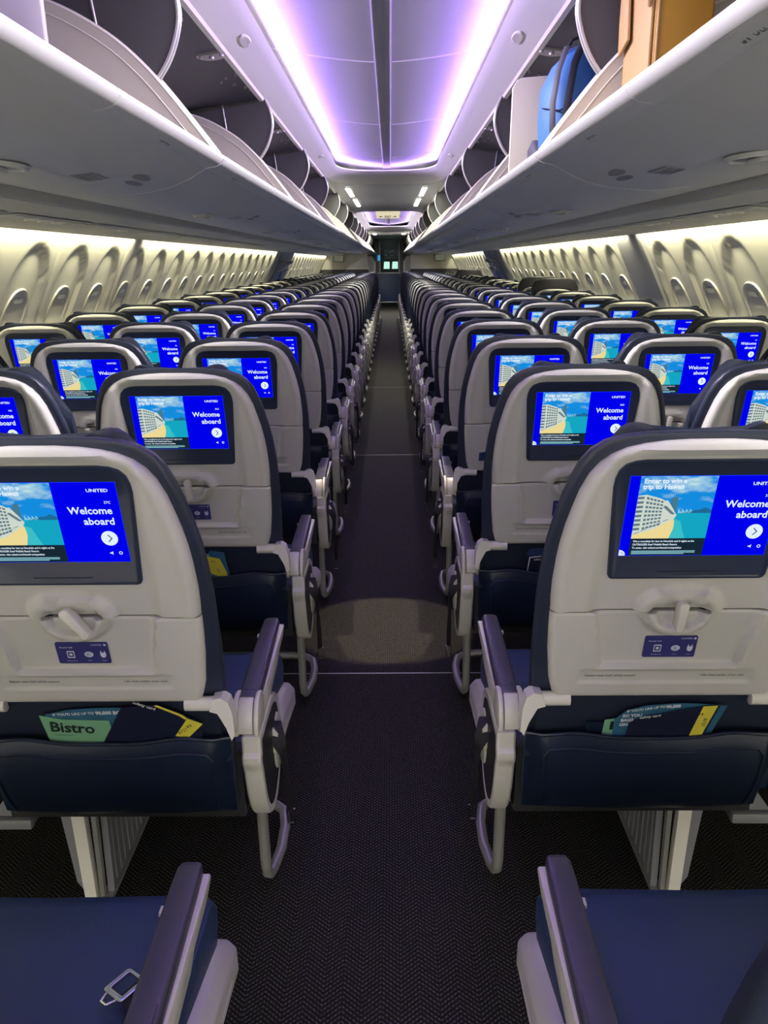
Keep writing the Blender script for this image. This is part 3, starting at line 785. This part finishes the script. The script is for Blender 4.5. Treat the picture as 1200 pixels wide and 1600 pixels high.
def pocket_mesh():
    mb = MB(); N = 44; rows = []; W2 = .218
    def ztop(x):
        u = x/W2
        return .5225 + .010*math.exp(-((abs(u)-.62)/.22)**2) - .006*(1-u*u)
    for j in range(15):
        t = j/14; row = []
        for i in range(N+1):
            x = (-1+2*i/N)*W2; zt = ztop(x); zb = .335+.010*(abs(x)/W2)**2
            z = zt+(zb-zt)*t
            edge = sstep(0, .16, 1-abs(x)/W2)
            bulge = .030*edge*sin(pi*min(1, t*.95+.05))**.6
            xx = x*(1-.03*t)
            row.append((xx, base(z)+.004-bulge-.004 if True else 0, z))
        rows.append(row)
    mb.grid(rows)
    mb.grid([rows[0], [(p[0], p[1]+.008, p[2]-.001) for p in rows[0]], [(p[0], p[1]+.010, p[2]-.05) for p in rows[0]]])
    mb.grid([rows[-1], [(p[0], p[1]+.03, p[2]+.01) for p in rows[-1]]])
    for k in (0, -1): mb.grid([[r[k] for r in rows], [(r[k][0], r[k][1]+.02, r[k][2]) for r in rows]])
    mb.tube([(p[0], p[1]+.001, p[2]) for p in rows[0]], .0032, 6)
    # raised seam
    seam = [rows[j][3] for j in range(13, 2, -1)] + [rows[2][i] for i in range(4, N-3)] + [rows[j][-4] for j in range(3, 14)]
    seam = [(p[0], p[1]-.0005, p[2]) for p in seam]
    mb.tube(seam, .0022, 5)
    return mb.mesh('seat_pocket', 'pocket_leather', smooth=60)
def latch_mesh():
    mb = MB(); f = on_back(0)
    mb.prism([(-.0075, .795), (-.004, .799), (.004, .799), (.0075, .795), (.006, .748), (.003, .745), (-.003, .745), (-.006, .748)], f, -.006, .016)
    return mb.mesh('table_latch', 'shell_trim', bevel=.0025, smooth=50)
def latch_pivoted():
    mb = MB(); c = (0, .778)
    def f(x, z, w=0):
        a = R(38); u, v = x, z-.785
        return (u*cos(a)-v*sin(a), base(.785)+w*-1, .785+u*sin(a)+v*cos(a))
    mb.prism([(-.0085, .795), (-.004, .799), (.004, .799), (.0085, .795), (.006, .743), (.003, .740), (-.003, .740), (-.006, .743)], lambda x, z, w: f(x, z, w), -.006, .016)
    return mb.mesh('table_latch', 'shell_trim', bevel=.0025, smooth=50)
def placard_mesh():
    f = on_back(.0098); mb = MB(); g = lambda x, z: f(x, z, .0014)
    mb.prism(rrect(-.042, .683, .042, .7255, .003), f, -.001, .001, 0)
    put_text(mb, 'UNITED', .0042, lambda u, v: g(.033+u, .7190+v), 1, .00005, 'R', 1.2)
    put_text(mb, 'At your seat', .0042, lambda u, v: g(-.036+u, .7145+v), 1, .00005)
    for i, (x, t) in enumerate(((-.020, 'Entertainment'), (.009, 'Wi-Fi'), (.032, 'Power'))):
        put_text(mb, t, .0030, lambda u, v: g(x+u, .6880+v), 1, 0, 'C')
    o_, i_ = rrect(-.026, .6945, -.014, .7085, .001, 2), rrect(-.0247, .6965, -.0153, .7065, .0008, 2)
    mb.grid([[g(*p) for p in o_], [g(*p) for p in i_]], 1, close=True); mb.poly([g(x, z) for x, z in ell(-.020, .7015, .0028, .0028, 12)], 1)
    mb.poly([g(x, z) for x, z in ell(.009, .7015, .0072, .0056, 20)], 1)
    g2 = lambda x, z: f(x, z, .0018)
    for dz in (-.0018, .0018): mb.poly([g2(.0045+a, .7015+dz+b) for a, b in ((0, -.0007), (.008, .0001), (.009, .0008), (.001, .0008))], 0)
    mb.poly([g(x, z) for x, z in ((.0275, .7050), (.0275, .6985), (.0300, .6950), (.0340, .6950), (.0365, .6985), (.0365, .7050))], 1)
    for x in (.0290, .0350): mb.poly([g(x+a, b) for a, b in ((-.0007, .7050), (.0007, .7050), (.0007, .7085), (-.0007, .7085))], 1)
    mb.poly([g(x, z) for x, z in ell(.0375, .7205, .0022, .0022, 10)], 1)
    return mb.mesh('amenity_placard', ['placard', 'paleink'], smooth=0)
def caption_mesh():
    f = on_back(.0); mb = MB(); g = lambda x, z: f(x, z, -.0042+.0008)
    put_text(mb, 'Fasten seat belt while seated', .0058, lambda u, v: g(-.131+u, .6465+v), 0, .00008, 'L', 1.22)
    put_text(mb, 'Life vest under your seat', .0058, lambda u, v: g(.129+u, .6465+v), 0, .00008, 'R', 1.22)
    return mb.mesh('caption', 'ink', smooth=0)
def arm_parts(a, ring, w=1.0):
    """a: sign of the side the armrest sits on; lateral positions measured from the seat centre"""
    r = {}; X = .236
    fx = lambda u, v, k: (a*k, u, v)
    mb = MB(); secs = []
    for y, z, wd, h in ((.216, .542, .012, .006), (.219, .543, .0185, .012), (.25, .543, .0190, .0125), (.40, .5425, .0185, .0125), (.53, .541, .0175, .012), (.562, .540, .0165, .0115), (.573, .539, .0135, .009), (.577, .538, .008, .005)):
        cx = .2365-(y-.22)*.017
        secs.append([(a*(cx+wd*abs(cos(t))**.35*(1 if cos(t) > 0 else -1)), y, z+h*abs(sin(t))**.5*(1 if sin(t) > 0 else -1)) for t in [2*pi*k/24 for k in range(24)]])
    loft(mb, secs)
    mb.tube([(a*.228, .252, .5552), (a*.226, .240, .5550), (a*.247, .240, .5550), (a*.249, .26, .5552), (a*.247, .35, .5550)], .0009, 4)
    r['armrest_pad'] = mb.mesh('armrest_pad', 'pad', smooth=50)
    mb = MB()
    prof = [(.215, .536), (.205, .500), (.215, .475), (.245, .472), (.30, .486), (.44, .500), (.465, .512), (.535, .518), (.565, .530), (.566, .537)]
    mb.prism(prof, fx, .2215, .2570)
    r['armrest_body'] = mb.mesh('armrest_body', 'arm_shell', bevel=.003, smooth=35)
    mb = MB()
    p = [(.213, .554), (.200, .549), (.190, .535), (.184, .515), (.183, .497), (.235, .480), (.245, .545)]
    mb.prism(p, fx, .2205, .2470)
    r['armrest_hinge'] = mb.mesh('hinge', 'arm_shell', bevel=.003, smooth=35)
    for c, nm in ((.2160, 'in'), (.2535, 'out')):
        mb = MB(); p = [(.224, .559), (.203, .556), (.188, .543), (.179, .525), (.176, .508), (.182, .493), (.200, .484), (.235, .482), (.256, .498), (.256, .535), (.244, .553)]
        mb.prism(p, fx, c-.0045, c+.0045); r['cheek_'+nm] = mb.mesh('hinge_cheek', 'arm_shell', bevel=.003, smooth=35)
    if ring:
        po = [(.176, .494), (.176, .465), (.182, .42), (.195, .372), (.213, .330), (.240, .292), (.275, .268), (.315, .259), (.355, .267), (.390, .292), (.412, .330), (.422, .375), (.418, .42), (.400, .458), (.36, .482), (.30, .492)]
        # dense outline for a smooth ring
        def dense(P, n=5):
            out = []; N = len(P)
            for i in range(N):
                p0, p1, p2, p3 = [Vector((*P[(i+q) % N], 0)) for q in (-1, 0, 1, 2)]
                for j in range(n):
                    t = j/n
                    v = .5*((2*p1)+(-p0+p2)*t+(2*p0-5*p1+4*p2-p3)*t*t+(-p0+3*p1-3*p2+p3)*t**3); out.append((v.x, v.y))
            return out
        D = [(.176, .496)] + [p for p in dense(po[1:])[:-4]] + [(.33, .494)]; cy, cz = .300, .378
        def sc(k, kz=None): return [(cy+(y-cy)*k, cz+(z-cz)*(kz or k)) for y, z in D]
        mb = MB(); loops = []
        for k, x in ((.97, .2265), (1.0, .2300), (1.0, .2560), (.975, .2600), (.86, .2605), (.845, .2585)):
            loops.append([(a*x, y, z) for y, z in sc(k)])
        mb.grid(loops, close=True); mb.poly(loops[0]); mb.poly(loops[-1])
        r['end_bay'] = mb.mesh('end_bay', 'arm_shell', smooth=35)
        mb = MB(); loops = [[(a*x, y, z) for y, z in sc(k)] for k, x in ((.85, .2580), (.84, .2596), (.80, .2592))]
        mb.grid(loops, close=True); mb.poly(loops[-1]); r['bay_panel'] = mb.mesh('bay_panel', 'dark_plastic', smooth=40)
        mb = MB(); secs = []
        for k, h in ((1, .259), (1, .2625), (.90, .2655), (.5, .2665)):
            secs.append([(a*h, .365+y*k, .372+z*k) for y, z in ell(0, 0, .040, .060, 24)])
        mb.grid(secs, close=True); mb.poly(secs[-1])
        r['pivot_cover'] = mb.mesh('pivot_cover', 'arm_shell', smooth=50)
        # long pale shroud along the seat side
        mb = MB(); secs = []
        cs = [(.2285, 0), (.2320, .003), (.2570, .001), (.2610, -.002), (.2700, -.013), (.2720, -.019), (.2725, -.055), (.2300, -.060)]
        for y, z, k in ((.318, .424, .86), (.322, .425, 1), (.45, .400, 1), (.60, .360, 1), (.650, .345, 1), (.658, .339, .93), (.661, .333, .75)):
            secs.append(shrink([(a*(x-.010*(y-.32)/.34), y, z+dz) for x, dz in cs], k))
        loft(mb, secs)
        mb.tube([(a*.2728, .34, .384), (a*.2650, .60, .322)], .0011, 4)
        r['side_shroud'] = mb.mesh('side_shroud', 'arm_shell', smooth=35)
        mb = MB()
        xb = .225; z0 = .036
        path = [(xb, .335, .30), (xb, .342, .20), (xb, .350, .08), (xb+.001, .358, .052), (xb+.004, .372, z0+.003), (xb+.008, .39, z0), (xb+.018, .45, z0+.004), (xb+.018, .52, z0+.008), (xb+.008, .575, z0+.01), (xb-.02, .602, z0+.01), (xb-.06, .612, z0+.01), (-.23, .612, z0+.01)]
        mb.tube([(a*x, y, z) for x, y, z in path], .0115, 12)
        r['luggage_bar'] = mb.mesh('luggage_bar', 'steel', smooth=60)
        mb = MB()
        mb.prism([(.35, .012), (.62, .012), (.58, .31), (.36, .31)], fx, -.118, -.104, 1)
        for t in range(8): mb.tube([(a*-.1035, .37+t*.030, .03), (a*-.1035, .372+t*.025, .30)], .0018, 4, 1)
        mb.prism([(-.158, .0), (-.134, 0), (-.140, .31), (-.168, .31)], lambda u, v, k: (a*u, k, v), .325, .345, 0)
        mb.prism([(-.130, .0), (-.121, 0), (-.118, .31), (-.128, .31)], lambda u, v, k: (a*u, k, v), .335, .35, 2)
        mb.prism([(-.180, .04), (-.156, 0), (-.166, .31), (-.205, .31)], lambda u, v, k: (a*u, k, v), .345, .36, 1)
        mb.box((a*-.115, .48, .006), (.022, .36, .012), 2)
        r['seat_leg'] = mb.mesh('seat_leg', ['valance', 'panelgrey', 'steel'], smooth=40)
        # loose belt end draped over the shroud and hanging into the aisle
        mb = MB(); P = [(.252, .345, .430, .021, 0), (.258, .330, .420, .020, .2), (.270, .318, .398, .015, .5), (.277, .322, .370, .010, .9), (.277, .345, .320, .011, 1.3), (.276, .370, .265, .013, 1.2), (.275, .395, .205, .011, 1.0), (.274, .405, .175, .008, .8)]
        rows = []
        for x, y, z, wv, tw in P:
            dx, dy = wv*cos(tw), wv*sin(tw)
            rows.append([(a*(x-dx), y-dy, z+.006*(wv > .012)), (a*(x+dx), y+dy, z-.006*(wv > .012)), (a*(x+dx)+a*.001, y+dy-.0035, z), (a*(x-dx)+a*.001, y-dy-.0035, z)])
        loft(mb, rows)
        r['belt_strap'] = mb.mesh('belt_strap', 'strap', smooth=60)
        mb = MB(); c0 = (a*.274, .410, .155)
        mb.tube([(c0[0]-.008, c0[1], c0[2]+.018), (c0[0]-.007, c0[1]+.006, c0[2]-.022), (c0[0]+.007, c0[1]+.006, c0[2]-.022), (c0[0]+.008, c0[1], c0[2]+.018), (c0[0]-.008, c0[1], c0[2]+.018)], .0020, 6)
        r['belt_tongue'] = mb.mesh('belt_tongue', 'chrome', smooth=60)
    return r
def bracket_mesh(a):
    mb = MB()
    mb.tube([(a*.150, .118, .598), (a*.206, .118, .598)], .0125, 12)
    mb.mesh
    p = [(.198, .612), (.212, .615), (.224, .606), (.230, .585), (.232, .545), (.226, .535), (.218, .56), (.205, .586), (.192, .590)]
    mb.prism(p, lambda u, v, k: (a*u, k, v), .104, .134)
    return mb.mesh('back_hinge', 'shell_trim', smooth=35)
def button_mesh(a):
    mb = MB(); mb.prism(rrect(-.007, -.003, .007, .003, .0015, 2), lambda u, v, k: (a*k, .495+u, .541+v), .2095, .220); return mb.mesh('recline_button', 'shell_trim')
MS = {'back_shell': shell_mesh(), 'tray_table': tray_mesh(), 'screen_bezel': bezel_mesh(), 'backrest': back_mesh(), 'headrest': headrest_mesh(), 'wide_headrest': headrest_mesh(.200, .022, .12), 'seat_cushion': cushion_mesh(),
      'seat_pan': pan_mesh(), 'seat_pocket': pocket_mesh(), 'table_latch': latch_mesh(), 'amenity_placard': placard_mesh(), 'caption': caption_mesh()}
LATCH2 = latch_pivoted()
ARM = {(a, k): arm_parts(a, k) for a in (-1, 1) for k in (True, False)}
BR = {a: bracket_mesh(a) for a in (-1, 1)}; BT = {a: button_mesh(a) for a in (-1, 1)}
mb = MB(); mb.box((0, .41, .245), (.085, .12, .13)); mb.box((.0, .345, .19), (.085, .02, .025)); BOX = mb.mesh('power_box', 'panelgrey', bevel=.006)
CX = (.471, .471+.483, .471+.966); NROW = 25; PITCH_R = .775; ROW1 = 1.100
NAME = ('aisle', 'middle', 'window'); LET = {-1: 'CBA', 1: 'DEF'}
def make_seat(side, row, pos):
    a = -side                                  # towards the aisle
    x = side*CX[pos]; y = ROW1+PITCH_R*(row-1)+(.012 if side > 0 else 0)
    blk = 'left' if side < 0 else 'right'
    if row == 0: lab = 'navy airline seat at the very bottom of the photo, %s block, %s position' % (blk, NAME[pos])
    else: lab = '%s seat of the %s block, %s full row from the camera, pale grey shell' % (NAME[pos], blk, ORD[row-1])
    t = thing('airline_seat', lab, 'seat', (x, y, 0), 'airline seats in rows of three')
    near = row <= 6; mid = row <= 13
    L = lambda n, m, p=None: link(n, m, p or t)
    L('back_shell', MS['back_shell']); tt = L('tray_table', MS['tray_table'])
    bz = L('screen_bezel', MS['screen_bezel']); L('backrest', MS['backrest']); L('headrest', MS['wide_headrest' if pos else 'headrest']); L('seat_cushion', MS['seat_cushion'])
    code = '%d%s' % (38-max(row, 1), LET[side][pos]) if row <= 4 else 'far'
    if code == 'far': code = '%d%s' % (33, LET[side][pos])
    link('display', display_mesh(code), bz)
    L('seat_pocket', MS['seat_pocket'])
    if mid: L('seat_pan', MS['seat_pan'])
    piv = (side < 0 and row == 1 and pos == 0)
    if mid: L('table_latch', LATCH2 if piv else MS['table_latch'])
    if near:
        link('amenity_placard', MS['amenity_placard'], tt); link('caption', MS['caption'], tt)
    for q in (-1, 1): 
        if mid: L('back_hinge', BR[q])
    # armrests: aisle seat carries the aisle one, others the one towards the aisle; window seats add the wall side
    sides = [(a, pos == 0)] + ([(-a, False)] if pos == 2 else [])
    for q, ring in sides:
        pr = ARM[(q, ring)]; bd = L('armrest', pr['armrest_body'])
        link('armrest_pad', pr['armrest_pad'], bd)
        if mid:
            link('armrest_hinge', pr['armrest_hinge'], bd); link('hinge_cheek', pr['cheek_in'], bd); link('hinge_cheek', pr['cheek_out'], bd)
            link('recline_button', BT[q], bd)
        if ring:
            eb = L('end_bay', pr['end_bay']); link('bay_panel', pr['bay_panel'], eb)
            link('side_shroud', pr['side_shroud'], t)
            if mid: link('pivot_cover', pr['pivot_cover'], eb)
            L('luggage_bar', pr['luggage_bar']); L('seat_leg', pr['seat_leg'])
            if near:
                b = L('seat_belt', pr['belt_strap']); link('belt_tongue', pr['belt_tongue'], b)
    if pos == 1 and mid: link('power_box', BOX, t, (a*.187, 0, 0))
    return t
SEATS = {}
for side in (-1, 1):
    for row in range(0, NROW+1):
        for pos in range(3):
            if row == 0 and pos > 0: continue
            SEATS[(side, row, pos)] = make_seat(side, row, pos)
# raised black headrests by the right-hand windows further forward
for i, (row, pos) in enumerate(((9, 2), (10, 2), (19, 2), (20, 2))):
    s_ = SEATS[(1, row, pos)]; y = s_.location.y
    mb = MB()
    mb.prism([(-.205, .90), (-.20, 1.07), (-.165, 1.135), (-.10, 1.15), (.12, 1.152), (.17, 1.14), (.205, 1.07), (.21, .90)], lambda u, v, k: (u, base(v)+.03+k, v), .0, .05)
    o = link('headrest_cover', mb.mesh('headrest_cover', 'bulkdark', bevel=.015, smooth=50), s_); o['label'] = 'tall black cover over the seat top'
# ------------------------------------------------------------------ things in the pockets
def card(name, label, cat, pts, side, row, mats, faces, thick=.0012, group=None, dy=.0, sway=0.0, text=()):
    """pts: (lx toward +x, z) outline in front of pocket back; stands in the pocket of the aisle seat"""
    x = side*CX[0]; y = ROW1+PITCH_R*(row-1)+(.012 if side > 0 else 0)
    mb = MB(); cx = sum(p[0] for p in pts)/len(pts)
    def f(u, v, w=0): return (u, base(v)+.004-dy-sway*math.cos((u-cx)*9)-w, v)
    # subdivided strip so that it can bow
    mb.prism(pts, f, 0, thick, 0)
    for poly, m in faces: mb.poly([f(u, v, thick+.0004) for u, v in poly], m)
    for t, px, pz, sz, m, rot, bold in text:
        c, q = cos(R(rot)), sin(R(rot))
        put_text(mb, t, sz, lambda u, v: f(px+u*c-v*q, pz+u*q+v*c, thick+.0009), m, bold)
    return thing(name, label, cat, (x, y, 0), group, me=mb.mesh(name, mats, smooth=0))
# left nearest row (local x = world x - seat x)
card('brochure', 'blue offer brochure behind the green menu in the nearest left pocket', 'brochure',
     [(-.090, .470), (-.088, .578), (-.05, .588), (.0, .592), (.06, .593), (.10, .588), (.10, .47)], -1, 1, ['bluepaper', 'whiteink'], [], dy=.002,
     text=(("IF YOU'D LIKE UP TO", -.075, .5755, .0075, 1, 3, .0002), ('90,000 BONUS', -.002, .5785, .0098, 1, 1, .0004), ('MILES', .028, .560, .0085, 1, 0, .0003)))
card('menu_card', 'green Bistro menu card standing in the nearest left seat pocket', 'menu', [(-.088, .480), (-.0975, .577), (-.060, .568), (.0, .5655), (.018, .5655), (.022, .48)], -1, 1,
     ['greenpaper', 'darkink'], [], dy=.004, text=(('Bistro', -.0855, .5425, .031, 1, -4, .0008), ('Snacks and drinks', -.080, .533, .0045, 1, -3, 0)))
card('safety_card', 'navy safety card with yellow edge leaning in the nearest left pocket', 'card', [(-.02, .480), (.045, .596), (.105, .602), (.145, .580), (.175, .560), (.168, .50), (.12, .48)], -1, 1,
     ['navypaper', 'yellowpaper', 'whiteink', 'darkink'], [([(.105, .602), (.145, .580), (.152, .572), (.148, .569), (.140, .577), (.100, .600)], 1), ([(.152, .572), (.1765, .5595), (.148, .528), (.126, .532)], 1)], dy=.007,
     text=(('safety card', .066, .606, .0088, 2, -24, .0001), ('R 2', .150, .551, .0065, 3, 30, .0003), ('B737', .134, .536, .0095, 3, 32, 0)))
# right nearest row
card('menu_card', 'green menu card edge showing in the nearest right seat pocket', 'menu', [(-.088, .49), (-.086, .552), (-.062, .556), (-.05, .49)], 1, 1, ['greenpaper', 'darkink'], [([(-.076, .53), (-.076, .549), (-.070, .549), (-.070, .53)], 1)], dy=.002)
card('brochure', 'dark teal leaflet at the left edge of the nearest right pocket', 'brochure', [(-.118, .49), (-.116, .547), (-.085, .546), (-.08, .49)], 1, 1, ['pocket_leather'], [], dy=.001)
card('brochure', 'teal offer brochure with curled top in the nearest right pocket', 'brochure', [(-.07, .49), (-.070, .555), (-.052, .575), (-.02, .585), (.03, .590), (.06, .589), (.114, .584), (.095, .51), (.09, .49)], 1, 1,
     ['bluepaper', 'whiteink'], [], dy=.004, text=(("IF YOU'D LIKE UP TO", -.052, .5705, .0068, 1, 10, .0002), ('90,000', .012, .5800, .0088, 1, 5, .0004), ('SO YOU', -.058, .560, .0088, 1, 3, .0004), ('BAGS', -.060, .550, .0088, 1, 3, .0004), ('ON', -.061, .540, .0088, 1, 3, .0004)))
card('safety_card', 'navy safety card with yellow band in the nearest right pocket', 'card', [(-.05, .49), (-.046, .548), (-.035, .558), (.03, .577), (.085, .588), (.10, .587), (.082, .51), (.08, .49)], 1, 1,
     ['navypaper', 'yellowpaper', 'whiteink', 'darkink'], [([(.072, .586), (.096, .5878), (.083, .53), (.078, .50), (.056, .50)], 1)], dy=.008,
     text=(('safety card', -.030, .5590, .0080, 2, 9, .0001), ('R 2', .066, .567, .0062, 3, 0, .0003), ('B737', .078, .560, .009, 3, -98, 0)))
# second rows
card('safety_card', 'yellow-tagged leaflet in the pocket of the second left aisle seat', 'card', [(-.05, .50), (.03, .596), (.065, .590), (.075, .50)], -1, 2,
     ['bluepaper', 'yellowpaper', 'whiteink', 'darkink'], [([(.020, .580), (.052, .572), (.066, .53), (.066, .505), (.02, .53)], 1)], dy=.006, text=(('MILES', .012, .583, .006, 2, -6, .0002), ('B73', .040, .540, .008, 3, -70, 0), ('R 2', .030, .562, .005, 3, 0, .0002)))
card('safety_card', 'dark safety card with white edge in the second right aisle pocket', 'card', [(-.095, .50), (-.090, .565), (-.02, .573), (0, .50)], 1, 2,
     ['navypaper', 'whiteink'], [([(-.0955, .505), (-.0905, .566), (-.088, .566), (-.093, .505)], 1), ([(-.090, .563), (-.090, .566), (-.06, .570), (-.06, .567)], 1)], dy=.006, text=(('safety', -.078, .556, .008, 1, 3, .0001),))
card('brochure', 'blue folded leaflet tucked above the second right aisle pocket', 'brochure', [(-.10, .575), (-.088, .592), (-.03, .592), (-.03, .55), (-.085, .565)], 1, 2, ['cartblue'], [], dy=.004)
card('menu_card', 'green card edge in the third right aisle pocket', 'menu', [(-.07, .50), (-.072, .555), (-.052, .555), (-.05, .50)], 1, 3, ['greenpaper'], [], dy=.004)
# blue paper tabs hanging from the second tray on the right, further rows
for k, (r_, z_) in enumerate(((3, .655), (5, .70))):
    x = CX[0]; y = ROW1+PITCH_R*(r_-1)+.012; mb = MB()
    mb.prism([(-.146, z_-.012), (-.146, z_+.018), (-.118, z_+.022), (-.112, z_-.012)], on_back(-.004), 0, .002)
    thing('paper_tag', 'blue paper tag on the tray of the right aisle seat, %s row' % ORD[r_-1], 'tag', (x, y, 0), me=mb.mesh('paper_tag', 'cartblue', smooth=0))
# seat belt buckle on the near left cushion, belt on the near right cushion
o = thing('seat_belt', 'silver seat belt buckle lying on the left cushion at the photo bottom', 'seat belt', (-.306, .795, .449), rot=(0, 0, R(-35)))
o.scale = (.78, .78, .9)
mb = MB(); fr = rrect(-.022, -.026, .022, .026, .006); fi = rrect(-.014, -.016, .014, .020, .003)
mb.grid([[(x, y, z) for x, y in p] for p, z in ((fr, 0), (fr, .006), (fi, .006), (fi, 0), (fr, 0))], close=True)
mb.tube([(-.012, -.026, .004), (-.006, -.040, .004), (.006, -.040, .004), (.012, -.026, .004)], .003, 6)
link('buckle', mb.mesh('buckle', 'chrome', bevel=.0012), o)
mb = MB(); mb.box((.05, .0, -.001), (.09, .044, .003), rot=None); link('strap', mb.mesh('strap', 'strap'), o)
mb = MB()
pts = [(.0, .0, .004), (.03, -.02, .014), (.075, -.07, .02), (.12, -.15, .02), (.16, -.24, .01)]
rows = []
for i, (x, y, z) in enumerate(pts):
    w = .024+.010*i; rows.append([(x-w*.8, y-w*.6, z-.01), (x-w*.3, y-w*.2, z+.008), (x+w*.3, y+w*.2, z+.008), (x+w*.8, y+w*.6, z-.01)])
mb.grid(rows, close=True); mb.poly(rows[0]); mb.poly(rows[-1])
thing('seat_belt', 'dark padded belt end lying on the right cushion at the photo bottom', 'seat belt', (.50, .84, .447), me=mb.mesh('belt', 'bagdark', smooth=60))
# ------------------------------------------------------------------ luggage in the right bins
o = thing('gift_box', 'tall orange box standing in the nearest right overhead bin', 'box', (.655, 2.09, 1.50))
mb = MB(); mb.prism(rrect(-.062, -.105, .064, .105, .006, 3), lambda u, v, w: (u, v, w), 0, .47); link('box_body', mb.mesh('box_body', 'orange', bevel=.004), o)
mb = MB()
mb.prism([(-.10, .03), (.10, .03), (.106, .20), (.108, .30), (.10, .47), (-.10, .47), (-.102, .2)], lambda u, v, w: (w, u, v), -.070, -.063)
mb.prism([(-.104, .31), (-.06, .37), (.02, .42), (.106, .46), (.106, .475), (-.104, .475)], lambda u, v, w: (w, u, v), -.080, -.070)
mb.prism([(.03, .28), (.106, .26), (.112, .33), (.106, .45), (.05, .42)], lambda u, v, w: (w, u, v), -.084, -.076)
lf = link('side_flap', mb.mesh('side_flap', 'tan', bevel=.003), o); lf['label'] = 'tan folded leathery flap on the aisle side'
mb = MB(); mb.tube([(-.055, -.106, .02), (-.055, -.106, .46)], .003, 6); link('edge_seam', mb.mesh('edge_seam', 'tan'), o)
o = thing('tote_bag', 'blue tote bag with dark straps hanging from the second right overhead bin', 'bag', (.545, 2.62, 1.51))
mb = MB(); secs = []
for z, w, d, ox in ((0, .075, .10, .02), (.08, .085, .12, .01), (.18, .085, .12, 0), (.26, .075, .11, -.002), (.32, .060, .09, .012), (.355, .035, .06, .022), (.37, .008, .03, .03)):
    secs.append([(ox+w*abs(cos(t))**.7*(1 if cos(t) > 0 else -1)*(1+.05*sin(5*t+z*20)), d*abs(sin(t))**.7*(1 if sin(t) > 0 else -1), z) for t in [2*pi*k/36 for k in range(36)]])
mb.grid(secs, close=True); mb.poly(secs[0]); mb.poly(secs[-1]); link('bag_body', mb.mesh('bag_body', 'bagblue', smooth=60), o)
def strap(pts, w=.010):
    m = MB(); m.tube(pts, w, 6, sy=.35); return m.mesh('strap', 'bagdark', smooth=60)
link('strap', strap([(-.035, -.11, .345), (-.060, -.135, .28), (-.072, -.14, .20), (-.070, -.14, .13), (-.055, -.14, .10), (-.040, -.14, .13), (-.028, -.135, .22), (-.014, -.12, .30), (.010, -.09, .352)]), o)
link('strap', strap([(-.084, -.06, .20), (-.05, -.122, .185), (.03, -.128, .215), (.085, -.06, .24)], .006), o)
link('bag_handle', strap([(-.03, -.05, .34), (-.01, -.06, .372), (.03, -.06, .385), (.05, -.05, .35)], .008), o)
mb = MB(); mb.prism([(-.10, 0), (.02, 0), (.06, .05), (.08, .10), (.02, .12), (-.07, .05)], lambda u, v, w: (w, u*1.4, v), -.05, .10)
thing('backpack', 'black bag lying flat behind the lip of the second right bin', 'bag', (.51, 2.72, 1.535), me=mb.mesh('backpack', 'bagdark', bevel=.012, smooth=60))
mb = MB()
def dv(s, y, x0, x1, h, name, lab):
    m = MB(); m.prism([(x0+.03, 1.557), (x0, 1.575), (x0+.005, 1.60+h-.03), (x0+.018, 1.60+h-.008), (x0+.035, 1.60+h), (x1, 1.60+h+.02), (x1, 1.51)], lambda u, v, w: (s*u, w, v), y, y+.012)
    thing(name, lab, 'divider panel', me=m.mesh(name, ['bin_side' if s > 0 else 'violet_wash_panel'], bevel=.003, smooth=50))
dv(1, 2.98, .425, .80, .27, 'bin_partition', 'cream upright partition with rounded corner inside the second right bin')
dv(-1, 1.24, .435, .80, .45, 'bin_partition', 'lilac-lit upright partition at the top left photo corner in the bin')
mb = MB(); mb.prism(rrect(-.03, 0, .05, .05, .012), lambda u, v, w: (u, w, v), -.05, .05); mb.box((.03, 0, .055), (.10, .13, .03))
thing('camera_pouch', 'small lilac-grey pouch at the top right corner of the photo', 'pouch', (.62, 1.62, 1.615), me=mb.mesh('pouch', 'lip', bevel=.006))
# warm reading light falling into the aisle beside the second rows
for q in (-1, 1):
    sp = bpy.data.lights.new('aisle_spot', 'SPOT'); sp.energy = 130; sp.color = (1, .86, .60); sp.spot_size = R(16); sp.spot_blend = .12; sp.shadow_soft_size = .012
    so = bpy.data.objects.new('aisle_spot', sp); COL.objects.link(so); so.location = (q*.455, 3.1, 1.985)
    so.rotation_euler = (Vector((-q*.02, 2.80, 0))-Vector(so.location)).to_track_quat('-Z', 'Y').to_euler()
